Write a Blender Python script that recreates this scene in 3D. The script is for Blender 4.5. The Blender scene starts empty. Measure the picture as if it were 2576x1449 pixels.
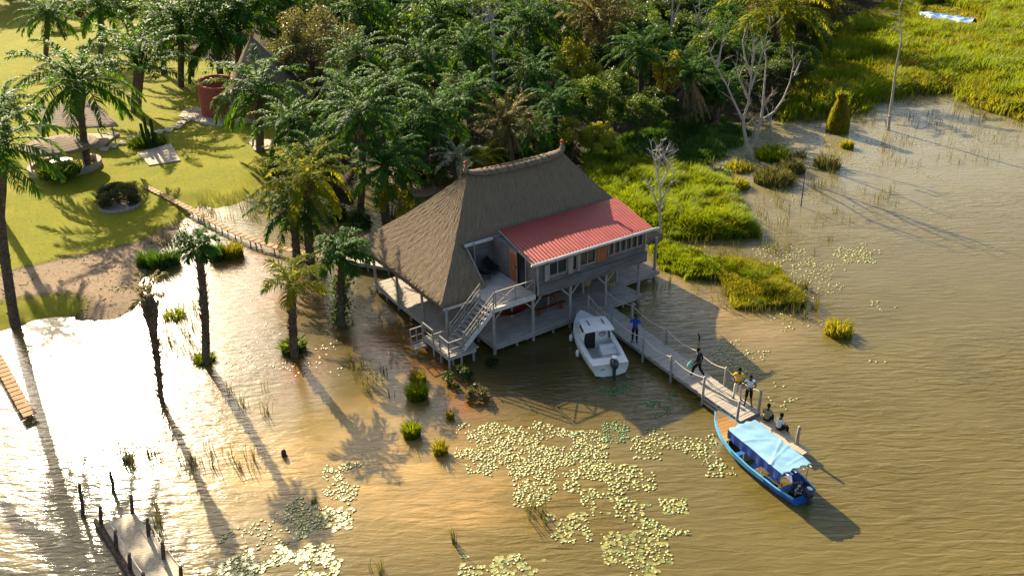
import bpy, bmesh, math, random
import numpy as np
from mathutils import Vector, Matrix
PI = math.pi
rnd = random.Random(11)
RS = np.random.RandomState(5)
scene = bpy.context.scene
COL = scene.collection

# ------------------------------------------------------------------ camera (solved from the house geometry)
W0, H0 = 2576.0, 1449.0
FPX = 2414.7 * 2576 / 2873
PITCH, ROLL, HC = 0.458, 0.024, 25.0
_r0 = Vector((1, 0, 0)); _u0 = Vector((0, math.sin(PITCH), math.cos(PITCH))); FWD = Vector((0, math.cos(PITCH), -math.sin(PITCH)))
RT = _r0 * math.cos(ROLL) - _u0 * math.sin(ROLL)
UPV = _r0 * math.sin(ROLL) + _u0 * math.cos(ROLL)
CAM = Vector((0, 0, HC))
cam = bpy.data.cameras.new('camera'); camo = bpy.data.objects.new('camera', cam); COL.objects.link(camo)
M = Matrix((RT, UPV, -FWD)).transposed().to_4x4(); M.translation = CAM
camo.matrix_world = M
cam.sensor_width = 36; cam.lens = 36 * 2414.7 / 2873; cam.clip_end = 5000; cam.clip_start = 0.5
scene.camera = camo

def ray(x, y): return FWD + RT * ((x - W0 / 2) / FPX) - UPV * ((y - H0 / 2) / FPX)
def at(x, y, z=0.0):
    r = ray(x, y); return CAM + r * ((z - HC) / r.z)
def above(base, x, y):
    """the point seen at x,y in the upright plane through base that faces the camera"""
    r = ray(x, y); return CAM + r * (base.y / r.y)
def mpp(p): return (p - CAM).dot(FWD) / FPX     # metres per pixel at p

# house frame
TH = 0.584
HO = Vector((-1.096, 42.276, 0))
HU = Vector((math.cos(TH), math.sin(TH), 0)); HV = Vector((-math.sin(TH), math.cos(TH), 0))
def hw(u, v, z=0): return HO + HU * u + HV * v + Vector((0, 0, z))

# ------------------------------------------------------------------ light
SUN_AZ, SUN_EL = math.radians(-29), math.radians(25.5)
SDIR = Vector((math.sin(SUN_AZ) * math.cos(SUN_EL), math.cos(SUN_AZ) * math.cos(SUN_EL), math.sin(SUN_EL)))
world = bpy.data.worlds.new('World'); scene.world = world; world.use_nodes = True
wn = world.node_tree; bg = wn.nodes['Background']
sky = wn.nodes.new('ShaderNodeTexSky'); sky.sky_type = 'NISHITA'; sky.sun_disc = False
sky.sun_elevation = SUN_EL; sky.sun_rotation = SUN_AZ; sky.dust_density = 2.5; sky.air_density = 1.0; sky.ozone_density = 1.0
wn.links.new(sky.outputs[0], bg.inputs[0]); bg.inputs[1].default_value = 0.072
sl = bpy.data.lights.new('sun', 'SUN'); sl.energy = 5.0; sl.angle = math.radians(0.5); sl.color = (1.0, 0.83, 0.57)
so = bpy.data.objects.new('sun', sl); COL.objects.link(so)
so.rotation_euler = SDIR.to_track_quat('Z', 'Y').to_euler()
scene.view_settings.view_transform = 'Standard'; scene.view_settings.look = 'None'
scene.view_settings.gamma = 1; scene.view_settings.exposure = 1.55
scene.cycles.max_bounces = 6; scene.cycles.transparent_max_bounces = 8
scene.cycles.sample_clamp_indirect = 4

# ------------------------------------------------------------------ objects and properties
def tag(o, label=None, cat=None, group=None, kind=None):
    if label: o['label'] = label
    if cat: o['category'] = cat
    if group: o['group'] = group
    if kind: o['kind'] = kind
    return o
def thing(name, label, cat, loc=(0, 0, 0), rz=0.0, group=None):
    o = bpy.data.objects.new(name, None); COL.objects.link(o); o.empty_display_size = 0.3
    o.location = loc; o.rotation_euler = (0, 0, rz)
    return tag(o, label, cat, group)
def link(name, mesh, parent=None, loc=None, rz=None, scale=None):
    o = bpy.data.objects.new(name, mesh); COL.objects.link(o)
    if parent is not None: o.parent = parent
    if loc is not None: o.location = loc
    if rz is not None: o.rotation_euler = (0, 0, rz)
    if scale is not None: o.scale = (scale,) * 3 if not hasattr(scale, '__len__') else scale
    return o
def dup(root, loc=None, rz=None, scale=None, label=None, group=None):
    def rec(o, par):
        c = o.copy(); COL.objects.link(c); c.parent = par
        for ch in list(o.children): rec(ch, c)
        return c
    r = rec(root, None)
    if loc is not None: r.location = loc
    if rz is not None: r.rotation_euler = (0, 0, rz)
    if scale is not None: r.scale = (scale,) * 3 if not hasattr(scale, '__len__') else scale
    if label: r['label'] = label
    if group: r['group'] = group
    return r

class MB:
    def __init__(s): s.v = []; s.f = []; s.m = []; s.mi = 0; s.uv = {}
    def add(s, vs, fs):
        b = len(s.v); s.v += [tuple(p) for p in vs]
        for f in fs: s.f.append(tuple(b + i for i in f)); s.m.append(s.mi)
    def hexa(s, p):   # p: 8 points, bottom 4 ccw, top 4 ccw
        s.add(p, [(3, 2, 1, 0), (4, 5, 6, 7), (0, 1, 5, 4), (1, 2, 6, 5), (2, 3, 7, 6), (3, 0, 4, 7)])
    def box(s, c, d, rz=0.0):
        x, y, z = d[0] / 2, d[1] / 2, d[2] / 2; ca, sa = math.cos(rz), math.sin(rz)
        P = [(-x, -y), (x, -y), (x, y), (-x, y)]
        s.hexa([(c[0] + a * ca - b * sa, c[1] + a * sa + b * ca, c[2] + h) for h in (-z, z) for a, b in P])
    def box2(s, a, b): s.box([(a[i] + b[i]) / 2 for i in range(3)], [abs(b[i] - a[i]) for i in range(3)])
    def beam(s, p, q, w, h, up=(0, 0, 1)):
        p, q = Vector(p), Vector(q); d = (q - p).normalized(); u = Vector(up)
        sd = d.cross(u)
        if sd.length < 1e-4: sd = d.cross(Vector((0, 1, 0)))
        sd.normalize(); u = sd.cross(d)
        a, b = sd * (w / 2), u * (h / 2)
        s.hexa([p - a - b, p + a - b, p + a + b, p - a + b, q - a - b, q + a - b, q + a + b, q - a + b])
    def tube(s, pts, rad, n=7, cap=True):
        pts = [Vector(p) for p in pts]
        if not hasattr(rad, '__len__'): rad = [rad] * len(pts)
        base = len(s.v); prev = None
        for i, p in enumerate(pts):
            d = (pts[min(i + 1, len(pts) - 1)] - pts[max(i - 1, 0)])
            d = d.normalized() if d.length > 1e-9 else Vector((0, 0, 1))
            if prev is None:
                a = d.cross(Vector((0, 0, 1)))
                if a.length < 0.05: a = d.cross(Vector((0, 1, 0)))
            else: a = prev - d * prev.dot(d)
            if a.length < 1e-6: a = d.orthogonal()
            a.normalize(); b = d.cross(a); prev = a
            for k in range(n):
                t = 2 * PI * k / n; q = p + (a * math.cos(t) + b * math.sin(t)) * rad[i]; s.v.append(tuple(q))
        for i in range(len(pts) - 1):
            for k in range(n):
                k2 = (k + 1) % n
                s.f.append((base + i * n + k, base + i * n + k2, base + (i + 1) * n + k2, base + (i + 1) * n + k)); s.m.append(s.mi)
        if cap:
            s.f.append(tuple(base + k for k in range(n))[::-1]); s.m.append(s.mi)
            e = base + (len(pts) - 1) * n; s.f.append(tuple(e + k for k in range(n))); s.m.append(s.mi)
    def lathe(s, c, prof, n=16, sq=(1, 1), cap=True):
        base = len(s.v); c = Vector(c)
        for r, z in prof:
            for k in range(n):
                t = 2 * PI * k / n; s.v.append((c.x + r * math.cos(t) * sq[0], c.y + r * math.sin(t) * sq[1], c.z + z))
        for i in range(len(prof) - 1):
            for k in range(n):
                k2 = (k + 1) % n
                s.f.append((base + i * n + k, base + i * n + k2, base + (i + 1) * n + k2, base + (i + 1) * n + k)); s.m.append(s.mi)
        if cap:
            s.f.append(tuple(base + k for k in range(n))[::-1]); s.m.append(s.mi)
            e = base + (len(prof) - 1) * n; s.f.append(tuple(e + k for k in range(n))); s.m.append(s.mi)
    def ball(s, c, r, n=10, sq=(1, 1, 1)):
        m = n // 2 + 1
        prof = [(max(r * math.sin(PI * i / m), r * .02), -r * math.cos(PI * i / m) * sq[2]) for i in range(m + 1)]
        s.lathe(c, prof, n, sq[:2])
    def grid(s, P, close=False):   # P rows of points
        b = len(s.v); nr, nc = len(P), len(P[0])
        for row in P: s.v += [tuple(p) for p in row]
        for i in range(nr - 1):
            for j in range(nc - 1):
                s.f.append((b + i * nc + j, b + i * nc + j + 1, b + (i + 1) * nc + j + 1, b + (i + 1) * nc + j)); s.m.append(s.mi)
    def mesh(s, name, mats, smooth=False):
        me = bpy.data.meshes.new(name); me.from_pydata(s.v, [], s.f)
        if not isinstance(mats, (list, tuple)): mats = [mats]
        for m in mats: me.materials.append(m)
        if len(mats) > 1: me.polygons.foreach_set('material_index', s.m)
        if smooth: me.polygons.foreach_set('use_smooth', [True] * len(me.polygons))
        me.update(); return me
    def build(s, name, mats, parent=None, smooth=False, loc=None, rz=None):
        return link(name, s.mesh(name, mats, smooth), parent, loc, rz)

def npmesh(name, V, F, mats, attr=None, smooth=False):
    """V (n,3), F list of (k,m) index arrays; attr: dict name -> per vertex float"""
    me = bpy.data.meshes.new(name)
    V = np.asarray(V, np.float32); me.vertices.add(len(V)); me.vertices.foreach_set('co', V.ravel())
    tot = np.concatenate([np.full(len(f), f.shape[1], np.int32) for f in F if len(f)])
    idx = np.concatenate([f.astype(np.int32).ravel() for f in F if len(f)])
    st = np.concatenate([[0], np.cumsum(tot)[:-1]]).astype(np.int32)
    me.loops.add(len(idx)); me.loops.foreach_set('vertex_index', idx)
    me.polygons.add(len(tot)); me.polygons.foreach_set('loop_start', st); me.polygons.foreach_set('loop_total', tot)
    if smooth: me.polygons.foreach_set('use_smooth', np.ones(len(tot), bool))
    me.update(calc_edges=True); me.validate()
    if attr:
        for k, a in attr.items():
            at_ = me.attributes.new(k, 'FLOAT', 'POINT'); at_.data.foreach_set('value', np.asarray(a, np.float32))
    if not isinstance(mats, (list, tuple)): mats = [mats]
    for m in mats: me.materials.append(m)
    return me

# ------------------------------------------------------------------ materials
class NT:
    def __init__(s, name):
        s.m = bpy.data.materials.new(name); s.m.use_nodes = True; s.t = s.m.node_tree; s.n = s.t.nodes; s.b = s.n['Principled BSDF']; s.out = s.n['Material Output']
    def new(s, typ, **kw):
        n = s.n.new(typ)
        for k, v in kw.items(): setattr(n, k, v)
        return n
    def l(s, a, b): s.t.links.new(a, b)
    def inp(s, n, k, v):
        if hasattr(v, 'is_output') or hasattr(v, 'links'): s.l(v, n.inputs[k])
        else: n.inputs[k].default_value = v
    def coord(s, which='Object'): return s.new('ShaderNodeTexCoord').outputs[which]
    def mapping(s, vec, scale=(1, 1, 1), rot=(0, 0, 0)):
        n = s.new('ShaderNodeMapping'); s.l(vec, n.inputs[0]); n.inputs['Scale'].default_value = scale; n.inputs['Rotation'].default_value = rot; return n.outputs[0]
    def noise(s, vec, scale=5, detail=4, rough=.55, dist=0):
        n = s.new('ShaderNodeTexNoise'); s.l(vec, n.inputs['Vector']); n.inputs['Scale'].default_value = scale; n.inputs['Detail'].default_value = detail
        n.inputs['Roughness'].default_value = rough; n.inputs['Distortion'].default_value = dist; return n.outputs[0]
    def ramp(s, f, stops):
        n = s.new('ShaderNodeValToRGB'); s.l(f, n.inputs[0]); e = n.color_ramp.elements
        while len(e) < len(stops): e.new(.5)
        for i, (p, c) in enumerate(stops):
            e[i].position = p; e[i].color = (*c, 1) if len(c) == 3 else c
        return n.outputs[0]
    def fr(s, f, a, b, c=0.0, d=1.0):
        n = s.new('ShaderNodeMapRange'); s.l(f, n.inputs[0])
        for i, v in enumerate((a, b, c, d)): n.inputs[i + 1].default_value = v
        return n.outputs[0]
    def mix(s, f, a, b, typ='MIX'):
        n = s.new('ShaderNodeMix', data_type='RGBA', blend_type=typ)
        s.inp(n, 0, f)
        for k, v in ((6, a), (7, b)):
            if isinstance(v, tuple): v = (*v, 1) if len(v) == 3 else v
            s.inp(n, k, v)
        return n.outputs[2]
    def math(s, op, a, b=0.0):
        n = s.new('ShaderNodeMath', operation=op); s.inp(n, 0, a); s.inp(n, 1, b); return n.outputs[0]
    def attr(s, name): return s.new('ShaderNodeAttribute', attribute_name=name).outputs['Fac']
    def bump(s, h, dist=.02, strength=1.0, normal=None):
        n = s.new('ShaderNodeBump'); s.l(h, n.inputs['Height']); n.inputs['Distance'].default_value = dist; n.inputs['Strength'].default_value = strength
        if normal is not None: s.l(normal, n.inputs['Normal'])
        return n.outputs[0]
    def set(s, col=None, rough=.7, spec=.5, metal=0.0, normal=None):
        if col is not None:
            if isinstance(col, tuple): s.b.inputs['Base Color'].default_value = (*col, 1)
            else: s.l(col, s.b.inputs['Base Color'])
        s.inp(s.b, 'Roughness', rough); s.b.inputs['Specular IOR Level'].default_value = spec; s.b.inputs['Metallic'].default_value = metal
        if normal is not None: s.l(normal, s.b.inputs['Normal'])
        return s.m

def mat_plain(name, c, rough=.6, spec=.4, var=.18, scale=6, metal=0, bump=0.0):
    t = NT(name); co = t.coord(); n = t.noise(co, scale, 5)
    col = t.mix(t.fr(n, .3, .7), tuple(x * (1 - var) for x in c), tuple(min(1, x * (1 + var)) for x in c))
    return t.set(col, rough, spec, metal, t.bump(n, bump) if bump else None)
def mat_wood(name, c, var=.3, scale=1.0, axis='x', rough=.8, planks=0.0):
    t = NT(name); co = t.coord()
    sc = {'x': (1.2, 14, 14), 'y': (14, 1.2, 14), 'z': (14, 14, 1.2)}[axis]
    n = t.noise(t.mapping(co, tuple(k * scale for k in sc)), 1.0, 5, .65)
    n2 = t.noise(co, 1.3, 4, .6)
    f = t.math('ADD', t.math('MULTIPLY', n, .65), t.math('MULTIPLY', n2, .45))
    col = t.mix(t.fr(f, .35, .75), tuple(x * (1 - var) for x in c), tuple(min(1, x * (1 + var)) for x in c))
    h = n
    return t.set(col, rough, .3, 0, t.bump(h, .012))
def mat_leaf(name, dark, light, transl=.45, rough=.42, spec=.5, tcol=None):
    t = NT(name); a = t.attr('tint'); oi = t.new('ShaderNodeObjectInfo').outputs['Random']
    f = t.math('ADD', t.math('MULTIPLY', a, .8), t.math('MULTIPLY', oi, .25))
    col = t.mix(f, dark, light)
    t.set(col, rough, spec)
    tr = t.new('ShaderNodeBsdfTranslucent')
    tc = tcol or tuple(min(1, x * k) for x, k in zip(light, (1.5, 1.35, .6)))
    td = tuple(x * .55 for x in tc)
    t.l(t.mix(f, td, tc), tr.inputs['Color'])
    mx = t.new('ShaderNodeMixShader'); mx.inputs[0].default_value = transl
    t.l(t.b.outputs[0], mx.inputs[1]); t.l(tr.outputs[0], mx.inputs[2]); t.l(mx.outputs[0], t.out.inputs['Surface'])
    return t.m

M_ = {}
# thatch: uv.x runs along the eave in metres, uv.y down the slope
def mat_thatch(name, c1, c2, c3):
    t = NT(name); uv = t.coord('UV')
    a = t.noise(t.mapping(uv, (9, .9, 1)), 1, 6, .7, .4)
    b = t.noise(t.mapping(uv, (34, 2.2, 1)), 1, 3, .6)
    c = t.noise(t.mapping(uv, (.5, .35, 1)), 1, 5, .6)
    d = t.noise(t.mapping(uv, (5, 2.6, 1)), 1, 4, .6, 1.2)
    f = t.math('ADD', t.math('MULTIPLY', a, .5), t.math('MULTIPLY', b, .5))
    col = t.mix(t.fr(f, .33, .68), c1, c2); col = t.mix(t.fr(c, .4, .75, 0, .55), col, c3)
    col = t.mix(t.fr(d, .55, .72, 0, .45), col, tuple(x * .45 for x in c1))
    h = t.math('ADD', t.math('MULTIPLY', a, .8), t.math('MULTIPLY', d, .25))
    n = t.bump(b, .03, .9, t.bump(h, .075, 1.0))
    return t.set(col, .95, .15, 0, n)
M_['thatch'] = mat_thatch('thatch', (.112, .080, .050), (.30, .225, .143), (.20, .152, .10))
M_['thatch_ridge'] = mat_thatch('thatch_ridge', (.15, .112, .075), (.29, .225, .155), (.22, .172, .12))
M_['grey_wood'] = mat_wood('grey_wood', (.27, .245, .215), .4, 1, 'z')
M_['grey_wood_x'] = mat_wood('grey_wood_x', (.27, .245, .215), .4, 1, 'x')
M_['grey_wood_y'] = mat_wood('grey_wood_y', (.27, .245, .215), .4, 1, 'y')
M_['dark_plank'] = mat_wood('dark_plank', (.115, .108, .105), .5, .7, 'x')
M_['dark_plank_y'] = mat_wood('dark_plank_y', (.13, .115, .105), .5, .7, 'y')
M_['deck'] = mat_wood('deck', (.35, .315, .27), .32, .6, 'x')
M_['deck_y'] = mat_wood('deck_y', (.40, .36, .315), .28, .6, 'y')
M_['white_beam'] = mat_plain('white_beam', (.50, .51, .48), .6, .3, .12, 4)
M_['orange_wood'] = mat_wood('orange_wood', (.30, .095, .04), .4, 1, 'z')
M_['door_wood'] = mat_wood('door_wood', (.34, .18, .09), .3, 1, 'z')
M_['red_wood'] = mat_wood('red_wood', (.22, .07, .035), .35, 1, 'x')
M_['black'] = mat_plain('black', (.012, .012, .013), .5, .4)
M_['glass_dark'] = mat_plain('glass_dark', (.02, .022, .025), .15, .6)
M_['wicker'] = mat_plain('wicker', (.36, .24, .11), .7, .3, .45, 40, 0, .02)
M_['hammock'] = mat_plain('hammock', (.30, .045, .025), .8, .2, .3, 20)
M_['rope'] = mat_plain('rope', (.52, .47, .38), .9, .1, .2, 30)
M_['bark'] = mat_plain('bark', (.10, .075, .055), .95, .1, .5, 9, 0, .08)
M_['palm_trunk'] = mat_plain('palm_trunk', (.115, .085, .062), .95, .15, .5, 7, 0, .08)
M_['dead_wood'] = mat_plain('dead_wood', (.34, .30, .245), .9, .2, .3, 8, 0, .03)
M_['pale_twig'] = mat_plain('pale_twig', (.42, .40, .33), .9, .2, .2, 8)
M_['clay'] = mat_plain('clay', (.33, .085, .05), .85, .2, .15, 2.5, 0, .01)
M_['stone'] = mat_plain('stone', (.40, .34, .265), .9, .2, .22, 5, 0, .02)
M_['stone_wall'] = mat_plain('stone_wall', (.33, .28, .23), .9, .2, .3, 7, 0, .04)
M_['plank_tile'] = mat_wood('plank_tile', (.36, .20, .09), .35, 1, 'x')
def mat_shingle():
    t = NT('shingle_roof'); uv = t.coord('UV')
    w = t.new('ShaderNodeTexWave', wave_type='BANDS', bands_direction='Y', wave_profile='SAW'); t.l(uv, w.inputs[0]); w.inputs['Scale'].default_value = .62
    w.inputs['Distortion'].default_value = 1.6; w.inputs['Detail'].default_value = 3; w.inputs['Detail Scale'].default_value = 1.6
    n = t.noise(t.mapping(uv, (7, 1.5, 1)), 1, 5, .7)
    f = t.math('ADD', t.math('MULTIPLY', w.outputs['Fac'], .55), t.math('MULTIPLY', n, .5))
    col = t.mix(t.fr(f, .3, .8), (.17, .13, .10), (.29, .235, .18))
    return t.set(col, .95, .1, 0, t.bump(f, .05))
M_['shingle'] = mat_shingle()
def mat_red():
    t = NT('red_sheet'); co = t.coord(); n = t.noise(co, 1.2, 5, .6); n2 = t.noise(t.mapping(co, (9, .6, 1)), 1, 4, .6)
    col = t.mix(t.fr(n, .35, .7), (.19, .022, .026), (.27, .040, .036)); col = t.mix(t.fr(n2, .48, .75, 0, .55), col, (.22, .065, .05)); col = t.mix(t.fr(t.noise(co, 3.5, 6, .7), .58, .75, 0, .5), col, (.12, .045, .035))
    return t.set(col, t.fr(n, .3, .7, .42, .55), .12)
M_['red_sheet'] = mat_red()
M_['boat_white'] = mat_plain('boat_white', (.72, .71, .65), .35, .5, .06, 2)
M_['boat_grey'] = mat_plain('boat_grey', (.50, .50, .46), .6, .4, .12, 4)
M_['blue_hull'] = mat_plain('blue_hull', (.012, .11, .45), .45, .4, .3, 3)
M_['light_blue'] = mat_plain('light_blue', (.09, .38, .62), .5, .4, .18, 3)
M_['tarp'] = mat_plain('tarp', (.20, .38, .52), .45, .4, .13, 1.6, 0, .02)
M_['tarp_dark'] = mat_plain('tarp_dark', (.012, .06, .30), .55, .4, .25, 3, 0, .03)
M_['fore_wood'] = mat_wood('fore_wood', (.58, .30, .09), .25, 1, 'y', .5)
M_['tan_wood'] = mat_wood('tan_wood', (.45, .36, .25), .25, 1, 'y')
M_['chrome'] = mat_plain('chrome', (.7, .7, .7), .25, .5, .03, 3, 1)
M_['motor'] = mat_plain('motor', (.03, .035, .05), .35, .5, .2, 4)
M_['white'] = mat_plain('white', (.75, .74, .7), .6, .3, .05, 3)
M_['grey'] = mat_plain('grey', (.3, .3, .3), .6, .3, .1, 3)
# foliage
M_['palm'] = mat_leaf('palm_leaf', (.006, .046, .012), (.048, .16, .018), .38, .62, .10, (.16, .32, .010))
M_['palm_y'] = mat_leaf('palm_leaf_yellow', (.03, .08, .008), (.17, .21, .02), .46, .7, .04, (.55, .52, .02))
M_['palm_o'] = mat_leaf('palm_leaf_olive', (.06, .065, .016), (.19, .16, .045), .38, .6, .12, (.42, .34, .04))
M_['palm_s'] = mat_leaf('palm_leaf_silver', (.13, .19, .12), (.46, .50, .36), .35, .45, .4)
M_['leaf_d'] = mat_leaf('leaf_dark', (.008, .028, .008), (.045, .095, .018), .38, .5, .25, (.13, .20, .010))
M_['leaf_m'] = mat_leaf('leaf_mid', (.014, .048, .010), (.09, .16, .022), .4, .5, .3, (.24, .34, .012))
M_['leaf_o'] = mat_leaf('leaf_olive', (.035, .05, .018), (.15, .15, .055), .36, .5, .3)
M_['leaf_y'] = mat_leaf('leaf_yellow', (.07, .12, .010), (.30, .32, .02), .45, .5, .3, (.58, .54, .015))
M_['flower_y'] = mat_leaf('flower_yellow', (.30, .24, .01), (.60, .46, .03), .4, .5, .3)
M_['grass_g'] = mat_leaf('grass_green', (.014, .050, .004), (.17, .245, .014), .42, .55, .2, (.36, .43, .008))
M_['grass_y'] = mat_leaf('grass_gold', (.07, .075, .010), (.29, .26, .03), .42, .55, .15, (.46, .41, .018))
M_['grass_d'] = mat_leaf('grass_dark', (.018, .06, .012), (.07, .15, .022), .4, .5, .35)
M_['reed'] = mat_leaf('reed_brown', (.05, .06, .025), (.15, .15, .05), .3, .6, .2)
M_['dead_leaf'] = mat_leaf('dead_frond', (.10, .07, .04), (.32, .23, .13), .2, .7, .2)
M_['lily'] = mat_leaf('lily_pad', (.09, .15, .014), (.36, .32, .055), .12, .42, .7, (.4, .4, .1))
for n_ in M_['lily'].node_tree.nodes:
    if n_.type == 'BSDF_PRINCIPLED': n_.inputs['Coat Weight'].default_value = .45; n_.inputs['Coat Roughness'].default_value = .38
M_['lily_g'] = mat_leaf('lily_green', (.03, .10, .025), (.10, .22, .06), .15, .4, .5)
# ------------------------------------------------------------------ ground and water
def px_poly(pts): return [tuple(at(x, y, 0).xy) for x, y in pts]
def sdist(X, Y, poly):
    """signed distance, positive inside"""
    P = np.array(poly); d = np.full(X.shape, 1e9); ins = np.zeros(X.shape, bool); n = len(P)
    for i in range(n):
        a, b = P[i], P[(i + 1) % n]; e = b - a; L = max((e * e).sum(), 1e-9)
        t = np.clip(((X - a[0]) * e[0] + (Y - a[1]) * e[1]) / L, 0, 1)
        d = np.minimum(d, (X - a[0] - t * e[0]) ** 2 + (Y - a[1] - t * e[1]) ** 2)
        c = ((a[1] > Y) != (b[1] > Y)) & (X < (b[0] - a[0]) * (Y - a[1]) / ((b[1] - a[1]) if abs(b[1] - a[1]) > 1e-9 else 1e-9) + a[0])
        ins ^= c
    d = np.sqrt(d); return np.where(ins, d, -d)
LAND = px_poly([(-900, 900), (0, 838), (60, 822), (85, 806), (170, 796), (235, 806), (290, 800), (335, 778), (360, 700), (380, 655), (430, 602), (470, 548), (500, 512), (540, 524), (590, 516), (640, 496),
        (700, 446), (760, 452), (820, 500), (880, 515), (905, 480), (940, 462), (1000, 486), (1060, 500), (1100, 490), (1200, 470), (1300, 440), (1480, 408), (1560, 396), (1640, 412), (1700, 405), (1722, 370),
        (1760, 322), (1830, 312), (1950, 300), (2010, 282), (2060, 292), (2150, 282), (2190, 255), (2230, 240), (2330, 232), (2390, 226), (2440, 252), (2500, 262), (2576, 296), (2800, 345)])
LAND += [(260, 90), (600, 300), (600, 1800), (-700, 1800), (-700, 60), (-120, 38)]
ISLES = {'a': px_poly([(1470, 405), (1560, 398), (1650, 420), (1770, 440), (1820, 480), (1862, 520), (1888, 565), (1885, 600), (1790, 604), (1670, 588), (1560, 560), (1490, 500)]),
         'b': px_poly([(1640, 596), (1700, 632), (1760, 660), (1795, 682), (1780, 704), (1735, 700), (1690, 672), (1640, 640)]),
         'c': px_poly([(1800, 664), (1850, 655), (1930, 690), (2005, 738), (2012, 762), (1960, 776), (1900, 770), (1840, 730), (1800, 690)])}
LAWN = px_poly([(360, -80), (440, 40), (480, 150), (700, 200), (790, 300), (770, 440), (650, 500), (590, 526), (530, 534), (480, 540), (440, 562), (350, 618), (180, 655), (0, 700), (-700, 800)]) + [(-300, 90), (-300, 300)]
LAWN2 = px_poly([(-500, 860), (0, 768), (160, 748), (225, 766), (205, 788), (170, 800), (85, 812), (0, 845), (-500, 930)])
SAND = px_poly([(-700, 812), (0, 702), (180, 657), (350, 620), (440, 564), (500, 507), (520, 530), (450, 600), (390, 660), (365, 720), (345, 790), (290, 812), (230, 812), (227, 764), (160, 746), (0, 766), (-500, 858)])
SAND2 = px_poly([(930, 440), (1000, 420), (1100, 470), (1180, 520), (1060, 560), (960, 520)])
MARSH = px_poly([(1960, 305), (2000, 250), (2060, 150), (2120, 70), (2200, 40), (2320, -30), (2700, -60), (2900, 330), (2600, 310), (2440, 262), (2390, 232), (2230, 246), (2140, 288), (2050, 300)])
def axis(a, b, st, lo, hi):
    c = np.arange(a, b + st / 2, st)
    def out(k, sgn, lim):
        r = []; s_ = st; x = k
        while (lim - x) * sgn > 0: s_ *= 1.35; x = x + sgn * s_; r.append(x)
        return r
    return np.array(out(a, -1, lo)[::-1] + list(c) + out(b, 1, hi))
def smooth(x, a, b): t = np.clip((x - a) / (b - a), 0, 1); return t * t * (3 - 2 * t)
def vnoise(X, Y, s, seed):
    r = np.random.RandomState(seed); T = r.rand(64, 64); x = X / s; y = Y / s
    xi = np.floor(x).astype(int); yi = np.floor(y).astype(int); fx = x - xi; fy = y - yi; fx = fx * fx * (3 - 2 * fx); fy = fy * fy * (3 - 2 * fy)
    g = lambda a, b: T[a % 64, b % 64]
    return (g(xi, yi) * (1 - fx) + g(xi + 1, yi) * fx) * (1 - fy) + (g(xi, yi + 1) * (1 - fx) + g(xi + 1, yi + 1) * fx) * fy
gx = axis(-66, 66, .55, -1800, 1800); gy = axis(14, 124, .55, -300, 2600)
GX, GY = np.meshgrid(gx, gy)
sd = sdist(GX, GY, LAND) + (vnoise(GX, GY, 2.2, 1) - .5) * .8
hz = np.where(sd > 0, .34 * smooth(sd, 0, 2.2), -.9 * smooth(-sd, 0, 4))
for k in ISLES.values():
    s_ = sdist(GX, GY, k) + (vnoise(GX, GY, 1.5, 2) - .5) * .8
    hz = np.maximum(hz, np.where(s_ > 0, .12 * smooth(s_, 0, 1.0), -.9 * smooth(-s_, 0, 2.5)))
hz += np.where(hz > .03, (vnoise(GX, GY, 5, 3) - .5) * .12 + (vnoise(GX, GY, 14, 4) - .5) * .2 * smooth(sd, 2, 12), 0)
a_lawn = np.maximum(smooth(sdist(GX, GY, LAWN), -.25, .35), smooth(sdist(GX, GY, LAWN2), -.6, .8) * .9)
a_sand = np.maximum(smooth(sdist(GX, GY, SAND), -.5, .5), smooth(sdist(GX, GY, SAND2), -1.2, 1.2)) * (1 - a_lawn)
a_marsh = smooth(sdist(GX, GY, MARSH), -2, 2)
ny, nx = GX.shape
ii = np.arange(ny * nx).reshape(ny, nx)
quads = np.stack([ii[:-1, :-1], ii[:-1, 1:], ii[1:, 1:], ii[1:, :-1]], -1).reshape(-1, 4)
def mat_ground():
    t = NT('ground'); co = t.coord()
    n1 = t.noise(co, .22, 6, .65); n2 = t.noise(co, 3.2, 5, .7); n3 = t.noise(co, 16, 3, .7)
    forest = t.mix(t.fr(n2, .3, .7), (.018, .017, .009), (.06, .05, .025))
    lw = t.mix(t.fr(n1, .3, .7), (.20, .215, .010), (.33, .29, .014)); lw = t.mix(t.fr(n2, .35, .75, 0, .7), lw, (.10, .155, .010)); lw = t.mix(t.fr(t.noise(co, .9, 6, .7), .56, .74, 0, .6), lw, (.30, .22, .07)); lw = t.mix(t.fr(n3, .5, .8, 0, .5), lw, (.40, .35, .035))
    sd_ = t.mix(t.fr(n2, .3, .7), (.27, .195, .125), (.40, .30, .20))
    ms = t.mix(t.fr(n2, .3, .7), (.05, .075, .012), (.13, .15, .025))
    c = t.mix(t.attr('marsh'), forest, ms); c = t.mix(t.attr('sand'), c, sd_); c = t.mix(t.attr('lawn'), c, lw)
    hh = t.math('ADD', n3, t.math('MULTIPLY', n2, .6))
    return t.set(c, .95, .1, 0, t.bump(hh, .10))
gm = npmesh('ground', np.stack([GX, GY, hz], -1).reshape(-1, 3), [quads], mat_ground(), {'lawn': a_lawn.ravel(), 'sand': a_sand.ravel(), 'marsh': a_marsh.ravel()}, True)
tag(link('ground', gm), kind='structure')

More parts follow.
